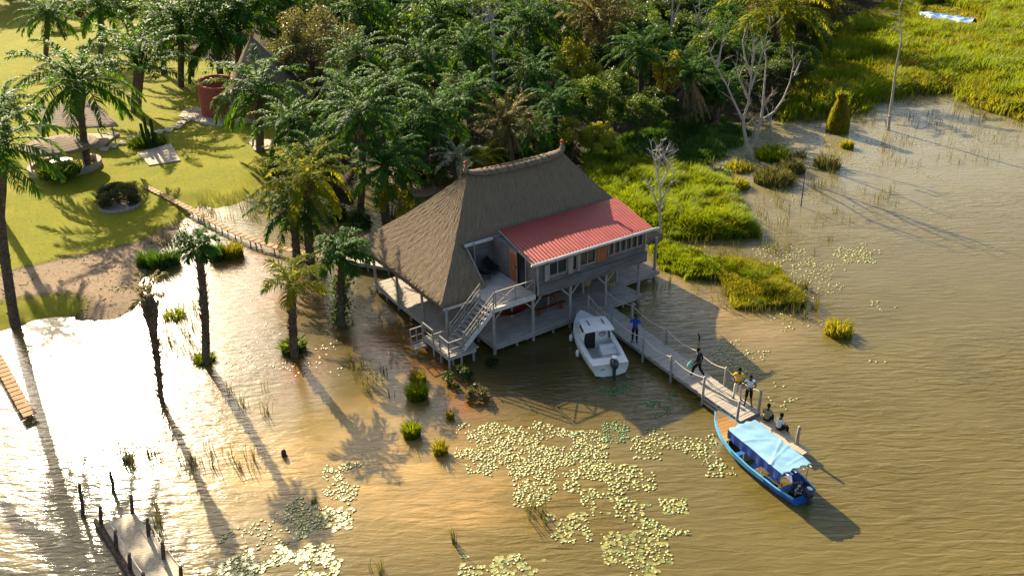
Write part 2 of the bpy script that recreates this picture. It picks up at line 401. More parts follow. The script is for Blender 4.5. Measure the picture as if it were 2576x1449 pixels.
# water: one sheet, its silt and shallows vary; shade and reflections are painted in too
wx = axis(-50, 55, .9, -1800, 1800); wy = axis(16, 100, .9, -300, 2600)
WX, WY = np.meshgrid(wx, wy)
def blob(x, y, rx, ry):      # centre and radii in pixels of the photograph, on the water
    c = at(x, y); ex = at(x + rx, y) - c; ey = at(x, y - ry) - c
    return np.exp(-(((WX - c.x) / ex.x) ** 2 + ((WY - c.y) / ey.y) ** 2))
silt = np.zeros(WX.shape)
for b in ((1000, 1200, 330, 130), (1180, 1260, 110, 70), (820, 1110, 160, 90), (640, 1180, 200, 120), (1000, 1010, 90, 80)): silt = np.maximum(silt, blob(*b))
tea_and_reflection = np.zeros(WX.shape)
for b in ((1060, 930, 80, 60), (1150, 1010, 70, 60), (960, 860, 70, 40), (700, 760, 90, 50), (650, 660, 110, 40), (760, 940, 60, 60), (530, 1000, 30, 60), (410, 1060, 30, 60), (880, 620, 60, 30)): tea_and_reflection = np.maximum(tea_and_reflection, blob(*b))  # narrow streaks at the thin palms' feet: trunk reflections put into the colour
sandy = np.zeros(WX.shape)
for b in ((1690, 720, 60, 50), (1790, 790, 110, 50), (1900, 830, 110, 60)): sandy = np.maximum(sandy, blob(*b) * .9)
clear = np.zeros(WX.shape)  # darker water round house and inlet: shade and dark reflections put into the colour
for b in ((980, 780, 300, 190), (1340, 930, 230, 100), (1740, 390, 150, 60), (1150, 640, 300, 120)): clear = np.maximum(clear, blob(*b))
pale = smooth(WY, 45, 85) * smooth(WX, 5, 18)  # far right water paler: the bright sky's reflection put into its colour
ny, nx = WX.shape; ii = np.arange(ny * nx).reshape(ny, nx)
wq = np.stack([ii[:-1, :-1], ii[:-1, 1:], ii[1:, 1:], ii[1:, :-1]], -1).reshape(-1, 4)
def mat_water():
    t = NT('water'); co = t.coord()
    n1 = t.noise(co, .18, 4, .6, .6); n2 = t.noise(t.mapping(co, (.35, .9, 1), (0, 0, .2)), .9, 4, .6, .4)
    c = t.mix(t.fr(n1, .3, .7), (.094, .070, .012), (.132, .102, .024))
    c = t.mix(t.math('MULTIPLY', t.attr('clear'), t.fr(n2, .3, .7, .75, 1.1)), c, (.026, .017, .004))  # painted shade and dark reflections
    f = t.math('MULTIPLY', t.attr('silt'), t.fr(n2, .3, .7, .35, 1.25)); c = t.mix(f, c, (.40, .25, .075))
    f = t.math('MULTIPLY', t.attr('tea'), t.fr(n2, .35, .65, .2, 1.3)); c = t.mix(f, c, (.17, .055, .006))
    f = t.math('MULTIPLY', t.attr('sandy'), t.fr(n2, .3, .7, .5, 1.1)); c = t.mix(f, c, (.28, .185, .07))
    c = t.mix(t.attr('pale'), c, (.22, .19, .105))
    # ripples: long crests across the open lake, rounder chop near the banks
    w1 = t.noise(t.mapping(co, (.75, 3.0, 1), (0, 0, -.10)), 1.0, 3, .5, .5)
    w2 = t.noise(t.mapping(co, (1.0, 3.4, 1), (0, 0, .40)), 1.0, 3, .5, .6)
    w3 = t.noise(t.mapping(co, (1.5, 3.4, 1), (0, 0, .15)), 2.2, 2, .5, .3)
    sx = t.new('ShaderNodeSeparateXYZ'); t.l(co, sx.inputs[0]); lf = t.fr(sx.outputs[0], 2, -8)
    h = t.math('ADD', t.math('MULTIPLY', w1, t.math('SUBTRACT', 1.6, t.math('MULTIPLY', lf, 1.4))), t.math('MULTIPLY', w2, t.math('ADD', t.math('MULTIPLY', lf, .55), .2)))
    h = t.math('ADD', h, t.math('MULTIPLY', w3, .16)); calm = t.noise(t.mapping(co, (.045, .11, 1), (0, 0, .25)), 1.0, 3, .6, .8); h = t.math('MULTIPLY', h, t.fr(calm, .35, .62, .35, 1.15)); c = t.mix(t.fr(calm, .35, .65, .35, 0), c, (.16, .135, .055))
    t.set(c, .17, .7, 0, t.bump(h, .060, 1.0)); t.b.inputs['IOR'].default_value = 1.33
    return t.m
wm = npmesh('water', np.stack([WX, WY, WX * 0], -1).reshape(-1, 3), [wq], mat_water(), {'silt': silt.ravel(), 'tea': tea_and_reflection.ravel(), 'sandy': sandy.ravel(), 'pale': pale.ravel(), 'clear': clear.ravel()}, True)
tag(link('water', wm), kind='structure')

# ------------------------------------------------------------------ grass, reeds, leaves
def blades(P, h, w, lean=.35, seed=0, tint=None, curve=.5, dirs=None):
    """P (n,3) feet, h (n,), w (n,): one bent blade each"""
    r = np.random.RandomState(seed); n = len(P); a = r.rand(n) * 2 * PI if dirs is None else dirs
    dx = np.cos(a); dy = np.sin(a); b = r.rand(n) * 2 * PI; sx = np.cos(b) * w / 2; sy = np.sin(b) * w / 2
    l = (lean * (.3 + r.rand(n))) * h
    V = np.zeros((n, 5, 3)); V[:, 0] = P; V[:, 1] = P; V[:, 0, 0] -= sx; V[:, 0, 1] -= sy; V[:, 1, 0] += sx; V[:, 1, 1] += sy
    mx = P[:, 0] + dx * l * .35; my = P[:, 1] + dy * l * .35; mz = P[:, 2] + h * .6
    V[:, 2, 0] = mx + sx * .85; V[:, 2, 1] = my + sy * .85; V[:, 2, 2] = mz; V[:, 3, 0] = mx - sx * .85; V[:, 3, 1] = my - sy * .85; V[:, 3, 2] = mz
    V[:, 4, 0] = P[:, 0] + dx * l; V[:, 4, 1] = P[:, 1] + dy * l; V[:, 4, 2] = P[:, 2] + h * (1 - curve * .3 * r.rand(n))
    k = np.arange(n)[:, None] * 5
    tt = np.repeat(r.rand(n) if tint is None else tint, 5).reshape(n, 5)
    tt = np.clip(tt, 0, 1)
    return V.reshape(-1, 3), [k + np.array([0, 1, 2, 3]), k + np.array([3, 2, 4])], tt.ravel()
def ground_z(x, y):
    ix = np.clip(np.searchsorted(gx, x) - 1, 0, len(gx) - 2); iy = np.clip(np.searchsorted(gy, y) - 1, 0, len(gy) - 2)
    fx = np.clip((x - gx[ix]) / (gx[ix + 1] - gx[ix]), 0, 1); fy = np.clip((y - gy[iy]) / (gy[iy + 1] - gy[iy]), 0, 1)
    return (hz[iy, ix] * (1 - fx) + hz[iy, ix + 1] * fx) * (1 - fy) + (hz[iy + 1, ix] * (1 - fx) + hz[iy + 1, ix + 1] * fx) * fy
def scatter(poly, n, seed, edge=0.0):
    """n random points in a world polygon"""
    r = np.random.RandomState(seed); P = np.array(poly); lo, hi = P.min(0), P.max(0); out = np.zeros((0, 2))
    for _ in range(60):
        q = lo + r.rand(n * 2, 2) * (hi - lo); q = q[sdist(q[:, 0], q[:, 1], poly) > edge]; out = np.concatenate([out, q])
        if len(out) >= n: break
    return out[:n]
def gz(x, y): return float(ground_z(np.array([x]), np.array([y]))[0])
def grass_patch(name, poly, n, h0, h1, w, mat, seed, kind='stuff', lean=.4, clump=1.2, zmin=-.05, label=None, cat=None, mask=None, rag=1.4):
    q = scatter(poly, int(n * 1.25), seed, -rag); sdq = sdist(q[:, 0], q[:, 1], poly); q = q[sdq + (vnoise(q[:, 0], q[:, 1], rag * .9 + .1, seed + 4) * .7 + np.random.RandomState(seed + 8).rand(len(q)) * .6 - .75) * rag * 1.5 > -.35 * rag]; z = ground_z(q[:, 0], q[:, 1])
    if mask is not None: k = mask(q); q = q[k]; z = z[k]
    r = np.random.RandomState(seed + 1)
    c = vnoise(q[:, 0], q[:, 1], clump, seed); c2 = vnoise(q[:, 0], q[:, 1], clump * 4, seed + 9)
    keep = r.rand(len(q)) < .25 + 1.2 * c; q = q[keep]; z = z[keep]; c = c[keep]; c2 = c2[keep]
    h = (.55 + .45 * smooth(sdist(q[:, 0], q[:, 1], poly), -rag * .5, rag)) * (h0 + (h1 - h0) * np.clip(.15 + .55 * c + .5 * c2 + .25 * (r.rand(len(q)) - .5), 0, 1))
    P = np.stack([q[:, 0], q[:, 1], np.maximum(z, zmin) - .03], -1)
    d = c * 6.3 + r.rand(len(q)) * 2.6
    V, F, T = blades(P, h, w * (.7 + .6 * r.rand(len(q))), lean, seed + 2, np.clip(1.1 * (c - .5) + .7 * c2 + .4 * r.rand(len(q)) - .1, 0, 1), .6, d)
    o = link(name, npmesh(name, V, F, M_[mat], {'tint': T})); tag(o, label, cat, None, kind); return o

def leafcloud(C, size, seed, up=.35, ratio=.55):
    """diamond leaves at C (n,3)"""
    r = np.random.RandomState(seed); n = len(C)
    N = r.normal(size=(n, 3)); N[:, 2] = np.abs(N[:, 2]) + up; N /= np.linalg.norm(N, axis=1)[:, None]
    A = r.normal(size=(n, 3)); A -= N * (A * N).sum(1)[:, None]; A /= np.linalg.norm(A, axis=1)[:, None]
    B = np.cross(N, A); s = size * (.6 + .8 * r.rand(n)); s = s[:, None]
    V = np.stack([C - A * s * .5, C + B * s * .5 * ratio + N * s * .06, C + A * s * .5, C - B * s * .5 * ratio + N * s * .06], 1)
    k = np.arange(n)[:, None] * 4
    return V.reshape(-1, 3), [k + np.array([0, 1, 2, 3])]
def crown_pts(n, rx, rz, seed, nclump=26, cr=.34, hollow=.55):
    r = np.random.RandomState(seed)
    d = r.normal(size=(nclump, 3)); d /= np.linalg.norm(d, axis=1)[:, None]; d[:, 2] = np.where(d[:, 2] < -.45, -d[:, 2], d[:, 2])
    rad = hollow + (1.05 - hollow) * r.rand(nclump) ** .7
    cc = d * rad[:, None]; sz = cr * (.55 + .8 * r.rand(nclump))
    ci = r.choice(nclump, n, p=sz ** 2 / (sz ** 2).sum())
    e = r.normal(size=(n, 3)); e /= np.linalg.norm(e, axis=1)[:, None]; e *= (r.rand(n) ** .45)[:, None]
    P = cc[ci] + e * sz[ci][:, None]
    P[:, 2] = P[:, 2] * rz; P[:, :2] *= rx
    return P, r.rand(nclump)[ci] * .7 + .3 * r.rand(n)
def tree_meshes(mat, rx, rz, n, leaf, seed, th, bark='bark', nclump=26, cr=.34, limbs=6, hollow=.55):
    """crown centred on z = th, trunk from 0"""
    P, T = crown_pts(n, rx, rz, seed, nclump, cr, hollow); P[:, 2] += th
    V, F = leafcloud(P, leaf, seed + 1)
    crown = npmesh('crown', V, F, M_[mat], {'tint': np.repeat(T, 4)})
    m = MB(); r = random.Random(seed); tr = rx * .055 + .05
    m.tube([(0, 0, -.3), (r.uniform(-.1, .1), r.uniform(-.1, .1), th * .35), (r.uniform(-.3, .3), r.uniform(-.3, .3), th * .75), (0, 0, th + rz * .2)], [tr * 1.3, tr, tr * .8, tr * .35], 7)
    for i in range(limbs):
        a = i * 2.4 + r.random(); z0 = th * r.uniform(.45, .8); k = r.uniform(.5, .85)
        m.tube([(0, 0, z0), (math.cos(a) * rx * k * .5, math.sin(a) * rx * k * .5, z0 + (th - z0) * .5 + rz * .15), (math.cos(a) * rx * k, math.sin(a) * rx * k, th + r.uniform(-.2, .45) * rz)], [tr * .6, tr * .4, tr * .12], 5)
    return crown, m.mesh('trunk', M_[bark])
def put_tree(name, meshes, x, y, label, cat, group=None, s=1.0, rz=0.0, z=None):
    root = thing(name, label, cat, (x, y, gz(x, y) if z is None else z), rz, group); root.scale = (s, s, s) if not hasattr(s, '__len__') else s
    link('trunk', meshes[1], root); link('crown', meshes[0], root); return root

# ------------------------------------------------------------------ palms
def frond_geo(L, e0, droop, az, seed, nl=40, lw=.12, ll=.95, twist=0.0, bare=.10):
    r = random.Random(seed); n = 13; pts = []; p = np.zeros(3); rp = []
    ca, sa = math.cos(az), math.sin(az); e = e0; side_w = r.uniform(-.25, .25)
    for i in range(n + 1):
        t = i / n; pts.append(p.copy()); e = e0 - droop * t ** 1.4
        d = np.array([ca * math.cos(e) - sa * side_w * t, sa * math.cos(e) + ca * side_w * t, math.sin(e)]); d /= np.linalg.norm(d); rp.append(d); p = p + d * (L / n)
    pts = np.array(pts); rp = np.array(rp); V = []; Q = []; T3 = []; tint = []
    def addv(*v):
        b = len(V); V.extend(v); return b
    side0 = np.array([-sa, ca, 0.0])
    for i in range(n):                                             # rachis: a flat-sided ribbon with a raised middle
        w0 = .055 * (1 - i / n) + .012; w1 = .055 * (1 - (i + 1) / n) + .012; up0 = np.cross(side0, rp[i]); a, b = pts[i], pts[i + 1]
        k = addv(a - side0 * w0, a + up0 * w0 * -1.1, a + side0 * w0, b - side0 * w1, b + up0 * w1 * -1.1, b + side0 * w1)
        Q += [(k, k + 1, k + 4, k + 3), (k + 1, k + 2, k + 5, k + 4), (k, k + 3, k + 5, k + 2)]; tint += [1.0] * 6
    tb = r.random() * .5
    for s in (-1, 1):
        for j in range(nl):
            t = bare + (1 - bare) * (j + r.random() * .6) / nl; t = min(t, .995); f = t * n; i = min(int(f), n - 1); u = f - i
            p = pts[i] * (1 - u) + pts[i + 1] * u; d = rp[i]; up = np.cross(d, side0) * -1
            if up[2] < 0 and e0 > -.2: up = -up
            l = ll * (math.sin(PI * min(1, .12 + t * .86)) ** .6) * r.uniform(.85, 1.1); fw = .45 + .7 * t + r.uniform(-.12, .12); lift = r.choice((.55, .25, -.15, .05)) + r.uniform(-.15, .15)
            q = side0 * s + d * fw + up * lift; q /= np.linalg.norm(q)
            g = np.array([0, 0, -1.0]); m_ = p + q * l * .55 + g * l * .07; tip = p + q * l * .92 + g * l * r.uniform(.25, .5)
            wv = np.cross(q, np.array([r.uniform(-.6, .6), r.uniform(-.6, .6), 1])); wv /= (np.linalg.norm(wv) + 1e-9); w = lw * r.uniform(.8, 1.2)
            k = addv(p - wv * w * .35, p + wv * w * .35, m_ + wv * w * .5, m_ - wv * w * .5, tip)
            Q.append((k, k + 1, k + 2, k + 3)); T3.append((k + 3, k + 2, k + 4)); x = min(1, tb + r.random() * .5); tint += [x * .8, x * .8, x, x, x]
    return np.array(V), np.array(Q), np.array(T3), np.array(tint)
def palm_crown(seed, R, nf=30, mat='palm', e_hi=1.35, e_lo=-.35, droop=1.25, ll=.95, lw=.12, nl=38, name='crown', jit=.25):
    r = random.Random(seed); Vs = []; Qs = []; Ts = []; tt = []; b = 0
    for i in range(nf):
        f = (i + .5) / nf; e0 = e_hi + (e_lo - e_hi) * f ** .85 + r.uniform(-.12, .12); az = i * 2.39996 + r.uniform(-jit, jit)
        L = R * (1.0 + .18 * math.sin(PI * f)) * r.uniform(.88, 1.08)
        V, Q, T, t = frond_geo(L, e0, droop * r.uniform(.75, 1.2), az, seed * 100 + i, nl, lw, ll * R / 4.5)
        off = np.array([math.cos(az), math.sin(az), 0]) * .16 + np.array([0, 0, .35 - .6 * f]); V = V + off
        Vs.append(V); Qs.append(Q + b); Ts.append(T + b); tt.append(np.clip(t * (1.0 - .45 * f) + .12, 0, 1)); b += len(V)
    return npmesh(name, np.concatenate(Vs), [np.concatenate(Qs), np.concatenate(Ts)], M_[mat], {'tint': np.concatenate(tt)})
def palm_trunk(base, top, r0, r1, seed, boots=1.0, bulge=0.0):
    """local coordinates from base; leaf-base stubs make it rough"""
    r = random.Random(seed); m = MB(); d = Vector(top) - Vector(base); H = d.length; pts = []; rad = []; n = max(8, int(H * 2.2))
    for i in range(n + 1):
        t = i / n; bow = math.sin(PI * t) * .02 * H
        pts.append(Vector((d.x * t + bow * math.sin(seed), d.y * t + bow * math.cos(seed), d.z * t - (.4 if i == 0 else 0))))
        rad.append((r0 + (r1 - r0) * t) * (1 + .05 * r.uniform(-1, 1)) + bulge * math.exp(-((t - .86) / .12) ** 2))
    m.tube(pts, rad, 11)
    cnt = int(H * 34 * boots)
    for k in range(cnt):
        t = r.random() ** .8 * .97 + .02; a = k * 2.4; i = min(int(t * n), n - 1); p = pts[i].lerp(pts[i + 1], t * n - i); rr = rad[i]
        o = Vector((math.cos(a), math.sin(a), 0)); s = o.cross(Vector((0, 0, 1))); hgt = r.uniform(.12, .30); out = r.uniform(.05, .17) * (1 + bulge * 3)
        A = p + o * rr * .92; w = .07
        m.add([A - s * w, A + s * w, A + s * w * .6 + o * out + Vector((0, 0, hgt)), A - s * w * .6 + o * out + Vector((0, 0, hgt))], [(0, 1, 2, 3)])
    return m.mesh('trunk', M_['palm_trunk'])
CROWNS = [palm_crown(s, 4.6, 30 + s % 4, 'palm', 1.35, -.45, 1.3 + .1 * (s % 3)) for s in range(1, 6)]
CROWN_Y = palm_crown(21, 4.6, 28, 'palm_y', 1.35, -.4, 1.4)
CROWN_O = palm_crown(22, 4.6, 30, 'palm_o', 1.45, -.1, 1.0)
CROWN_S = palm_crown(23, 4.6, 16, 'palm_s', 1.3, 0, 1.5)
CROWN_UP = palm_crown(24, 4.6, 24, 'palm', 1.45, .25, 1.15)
def palm(crown_px, base_px, Rpx, label, crown=0, group=None, r0=.3, r1=.24, seed=1, boots=1.0, bulge=0.0, skirt=None, rz=None, base_z=None, sq=1.0):
    b = at(*base_px, .2)
    z = gz(b.x, b.y) if base_z is None else base_z
    b.z = z; t = above(b, *crown_px); R = Rpx * mpp(t)
    root = thing('oil_palm', label, 'palm tree', b, 0, group); d = t - b
    link('trunk', palm_trunk((0, 0, 0), d, r0, r1, seed, boots, bulge), root)
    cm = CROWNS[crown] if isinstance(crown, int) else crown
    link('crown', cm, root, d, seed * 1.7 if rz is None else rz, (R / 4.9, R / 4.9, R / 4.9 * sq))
    if skirt: link('dead_fronds', palm_crown(seed + 50, R * skirt, 20, 'dead_leaf', -.5, -1.35, .5, .5, .07, 22, 'dead_fronds'), root, d - Vector((0, 0, .3)))
    return root
# ------------------------------------------------------------------ the lake house (local frame: u along the front, v into the land)
house = thing('lake_house', 'two storey timber stilt house with steep grey thatched roof standing over the water', 'house', HO, TH)
ZD, ZU = .59, 2.92
def hp(name, m, mats, smooth=False, parent=None): return m.build(name, mats, parent or house, smooth)
def planks(m, u0, u1, v0, v1, z, pw=.16, th=.05, along='u', gap=.012, seed=0):
    r = random.Random(seed)
    a, b = (v0, v1) if along == 'u' else (u0, u1); n = max(1, int(abs(b - a) / pw)); s = (b - a) / n
    for i in range(n):
        c0, c1 = a + i * s + gap / 2, a + (i + 1) * s - gap / 2; e = r.uniform(-.03, .03); dz = r.uniform(-.006, .006)
        if along == 'u': m.box2((u0 + e, c0, z - th + dz), (u1 + e, c1, z + dz))
        else: m.box2((c0, v0 + e, z - th + dz), (c1, v1 + e, z + dz))
# lower deck
m = MB(); planks(m, -1.95, 14.2, 1.75, 11.45, ZD, .2, .05, 'u', .014, 1); planks(m, .0, 10.95, -.15, 1.74, ZD, .2, .05, 'u', .014, 2)
hp('deck_floor', m, M_['deck'])
m = MB()
m.box2((-1.99, 1.75, ZD - .24), (-1.93, 11.45, ZD - .052)); m.box2((-.03, -.19, ZD - .24), (11.0, -.13, ZD - .052)); m.box2((-.05, -.12, ZD - .24), (.0, 1.9, ZD - .052))
m.box2((10.96, -.12, ZD - .24), (11.01, 1.9, ZD - .052)); m.box2((11.0, 1.70, ZD - .24), (14.2, 1.76, ZD - .052)); m.box2((14.16, 1.77, ZD - .24), (14.22, 11.4, ZD - .052)); m.box2((-1.9, 1.70, ZD - .24), (-.06, 1.76, ZD - .052))
for v in (3.3, 5.2, 7.1, 9, 11.3): m.box2((-1.9, v, ZD - .22), (14.1, v + .08, ZD - .056))
hp('deck_beam', m, M_['grey_wood_x'])
def post(u, v, z0, z1, r=.085, lean=0, name='post', seed=0):
    m = MB(); q = random.Random(seed + int(u * 10) + int(v * 31)); n = 5; pts = []; rr = []
    for i in range(n + 1):
        t = i / n; pts.append((u + lean * t + q.uniform(-.012, .012), v + q.uniform(-.012, .012), z0 + (z1 - z0) * t)); rr.append(r * (1.08 - .14 * t) * q.uniform(.95, 1.05))
    m.tube(pts, rr, 8); return hp(name, m, M_['grey_wood'], True)
S = 2.693
for i in range(5): post(i * S + .03 if i < 4 else 10.78, 0, -.9, 2.74, .10, .0)
for v in (1.95, 4.85, 8.1, 11.3): post(-1.86, v, -.9, 2.85 if v > 2 else 2.65, .09)
for v in (2.0, 5.5, 8.5, 11.3): post(14.0, v, -.9, 2.95, .10)
for u, v in ((.05, 1.75), (2.7, 2.2), (5.4, 2.2), (8.1, 2.2), (10.85, 2.2), (3, 5.5), (8.4, 6.2)): post(u, v, -.9, 2.74, .09)
for u, v in ((-1.9, 6.4), (-1.9, 9.7), (-1.0, 1.9), (1.6, .05), (4.2, .05), (6.9, .05), (9.6, .05), (12.6, 1.9), (14.1, 4), (14.1, 7)): post(u, v, -.9, ZD - .06, .075, 0, 'stilt')
# braces under the upper storey
def brace(u, s, z0=2.15, z1=2.72, v=0.0):
    m = MB(); m.beam((u + s * .05, v, z0), (u + s * .62, v, z1), .07, .08); hp('brace', m, M_['grey_wood_x'])
for i in range(1, 4): brace(i * S, -1); brace(i * S, 1)
brace(0.03, 1); brace(10.78, -1)
m = MB(); m.beam((0, -.02, .48), (.62, -.02, .22), .06, .08); hp('brace', m, M_['grey_wood_x']); m = MB(); m.beam((2.2, -.02, .2), (2.7, -.02, .42), .06, .08); hp('brace', m, M_['grey_wood_x'])
# upper floor: terrace floor, edge beams, cabin
m = MB(); planks(m, .12, 2.93, 0.0, 4.7, ZU, .14, .04, 'v', .01, 3); hp('terrace_floor', m, M_['deck_y'])
m = MB(); m.box2((.06, -.08, 2.66), (2.86, .04, ZU - .045)); m.box2((.06, -.12, ZU - .044), (2.86, -.001, ZU + .01)); hp('terrace_beam', m, M_['white_beam'])
m = MB(); m.box2((.05, .06, 2.68), (.13, 4.4, ZU - .05))
for v in (1.2, 2.4, 3.6): m.box2((.14, v, 2.70), (10.9, v + .1, ZU - .10))
hp('floor_joist', m, M_['grey_wood_y'])
m = MB(); m.box2((.3, .1, 2.80), (10.9, 5.6, 2.84)); hp('storey_underside', m, M_['dark_plank_y'])
# cabin walls of lapped boards; ledge kicks out at the foot
def boards(m, p0, p1, z0, z1, out, bh=.15, th=.025, seed=0, holes=()):
    """boards along p0->p1, leaving out the spans in holes (a0,a1,z0,z1 measured along)"""
    r = random.Random(seed); p0, p1 = Vector(p0), Vector(p1); L = (p1 - p0).length; d = (p1 - p0) / L; n = Vector(out)
    k = int(round((z1 - z0) / bh)); bh = (z1 - z0) / k
    for i in range(k):
        za, zb = z0 + i * bh, z0 + (i + 1) * bh + .012
        cuts = sorted([(h[0], h[1]) for h in holes if h[2] < (za + zb) / 2 < h[3]]); x = 0; segs = []
        for a, b in cuts:
            if a > x: segs.append((x, a))
            x = max(x, b)
        if x < L: segs.append((x, L))
        for a, b in segs:
            q = [p0 + d * a, p0 + d * b]; e = r.uniform(0, .008)
            lo = [x_ + n * (th + .012 + e) for x_ in q]; hi = [x_ + n * (th * .6 + e) for x_ in q]
            P = [q[0], q[1], lo[1], lo[0]]; Tp = [q[0], q[1], hi[1], hi[0]]
            m.hexa([Vector((p.x, p.y, za)) for p in P] + [Vector((p.x, p.y, zb)) for p in Tp])
CU0, CU1, CZ1 = 2.98, 11.15, 5.02
WIN = [(3.88, 5.08, 3.80, 4.62), (6.10, 7.20, 3.86, 4.66)] + [(8.24 + i * .455, 8.24 + i * .455 + .36, 3.94, 4.68) for i in range(6)]
SLIT = (5.55, 5.80, 3.72, 4.62)
holes = [(w[0] - CU0, w[1] - CU0, w[2], w[3]) for w in WIN] + [(SLIT[0] - CU0, SLIT[1] - CU0, SLIT[2], SLIT[3])]
m = MB(); boards(m, (CU0, .02, 0), (CU1, .02, 0), 3.42, 4.98, (0, -1, 0), .14, .025, 5, holes)
boards(m, (CU0, -.10, 0), (CU1 + .12, -.10, 0), 2.78, 3.40, (0, -1, 0), .155, .025, 6)
m.add([(CU0, -.14, 3.41), (CU1 + .14, -.14, 3.41), (CU1 + .14, .0, 3.47), (CU0, .0, 3.47)], [(0, 1, 2, 3)])
m.box2((CU0, .05, 2.86), (CU1, .10, 3.70)); m.box2((CU0, .05, 4.69), (CU1, .10, 4.98))
hp('cabin_front_wall', m, M_['dark_plank'])
m = MB(); boards(m, (CU0, 4.7, 0), (CU0, .05, 0), ZU, 5.05, (-1, 0, 0), .15, .025, 8, [(2.8, 3.75, ZU - .1, 4.85)]); m.box2((CU0 + .01, 3.2, ZU), (CU0 + .05, 4.6, 5.0)); hp('cabin_side_wall', m, M_['dark_plank_y'])
m = MB(); boards(m, (CU1, .1, 0), (CU1, 4.6, 0), 2.8, 4.98, (1, 0, 0), .15, .025, 9); m.box2((CU1 - .06, .06, 2.8), (CU1 - .01, 4.6, 4.95)); hp('cabin_side_wall', m, M_['dark_plank_y'])
m = MB(); boards(m, (.9, 4.55, 0), (CU0, 4.55, 0), ZU, 5.0, (0, -1, 0), .15, .025, 10); m.box2((.9, 4.56, ZU), (CU0, 4.6, 5.0)); hp('terrace_back_wall', m, M_['dark_plank'])
for u in (CU0 + .02, CU1 - .02):
    m = MB(); m.box2((u - .06, -.09, 3.43), (u + .06, .0, 4.98)); hp('corner_board', m, M_['grey_wood'])
m = MB(); m.box2((CU0 - .05, -.2, 2.9), (CU0 + .03, -.141, 4.6)); hp('corner_board', m, M_['grey_wood'])
def window(w, bars=1, frame='grey_wood'):
    u0, u1, z0, z1 = w; t = .06
    f = MB(); f.box2((u0 - t, -.075, z0 - t), (u0, .05, z1 + t)); f.box2((u1, -.075, z0 - t), (u1 + t, .05, z1 + t)); f.box2((u0, -.075, z1), (u1, .05, z1 + t)); f.box2((u0, -.095, z0 - t), (u1, .05, z0))
    fo = hp('window', f, M_[frame])
    for i in range(bars):
        f = MB(); c = u0 + (u1 - u0) * (i + 1) / (bars + 1); f.box2((c - .025, -.02, z0), (c + .025, .03, z1)); f.build('mullion', M_[frame], fo)
    f = MB(); f.box2((u0, .032, z0), (u1, .045, z1)); f.build('pane', M_['glass_dark'], fo)
for i, w in enumerate(WIN): window(w, 1 if i < 2 else 0)
window(SLIT, 0)
def shutter(u0, u1, z0, z1, mat, open_=0.0, lab=None):
    m = MB(); t = .05; y = -.10; m.box2((u0, y - .03, z0), (u0 + t, y, z1)); m.box2((u1 - t, y - .03, z0), (u1, y, z1)); m.box2((u0 + t, y - .03, z0), (u1 - t, y, z0 + .07)); m.box2((u0 + t, y - .03, z1 - .07), (u1 - t, y, z1))
    m.box2((u0 + t, y - .03, (z0 + z1) / 2 - .035), (u1 - t, y, (z0 + z1) / 2 + .035))
    k = 7
    for i in range(k):
        for a, b in ((z0 + .07, (z0 + z1) / 2 - .035), ((z0 + z1) / 2 + .035, z1 - .07)):
            c = a + (b - a) * (i + .5) / k; m.beam((u0 + t, y - .015, c), (u1 - t, y - .015, c), .012, (b - a) / k * .9, (0, .5, 1))
    tag(hp('shutter', m, M_[mat]), lab)
shutter(3.48, 3.80, 3.62, 4.62, 'grey_wood'); shutter(5.16, 5.52, 3.60, 4.66, 'grey_wood'); shutter(5.84, 6.04, 3.60, 4.66, 'grey_wood')
shutter(7.27, 8.06, 3.74, 4.66, 'orange_wood', 0, 'rust orange louvred shutter')
# door to the terrace, standing open
dr = MB(); dr.box2((2.91, 1.86, ZU + .02), (2.955, 2.6, 4.80)); do_ = hp('door', dr, M_['door_wood'])
p_ = MB()
for a, b in ((.1, .85), (.95, 1.75)):
    p_.box2((2.885, 1.97, ZU + a), (2.912, 2.49, ZU + b))
p_.build('panel', M_['orange_wood'], do_)
p_ = MB(); p_.box2((2.84, 1.90, 3.85), (2.909, 1.95, 3.98)); p_.build('handle', M_['black'], do_)
f = MB(); f.box2((2.90, .93, ZU), (2.97, 1.0, 4.85)); f.box2((2.90, 1.86, 4.81), (2.97, 2.6, 4.88)); f.box2((2.86, .86, ZU), (2.91, .92, 4.5)); hp('door_frame', f, M_['grey_wood'])
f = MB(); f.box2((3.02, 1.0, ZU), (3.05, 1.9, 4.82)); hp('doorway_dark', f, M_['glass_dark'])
f = MB(); f.tube([(1.55, 4.3, ZU), (1.55, 4.3, 5.0)], .05, 8); hp('terrace_post', f, M_['grey_wood'])
# railings
def rail_x(u0, u1, v, z, h=.92, parts=1):
    m = MB(); m.beam((u0, v, z + h), (u1, v, z + h), .07, .06); m.beam((u0, v, z + .12), (u1, v, z + .12), .05, .05)
    n = 2; s = (u1 - u0) / n
    for i in range(n + 1): m.beam((u0 + s * i, v, z), (u0 + s * i, v, z + h), .06, .06, (0, 1, 0))
    for i in range(n):
        a, b = u0 + s * i, u0 + s * (i + 1); m.beam((a, v - .012, z + .14), (b, v - .012, z + h - .05), .04, .05); m.beam((a, v + .014, z + h - .05), (b, v + .014, z + .14), .04, .05)
    hp('railing', m, M_['grey_wood_x'])
rail_x(.2, 2.86, .0, ZU + .02)
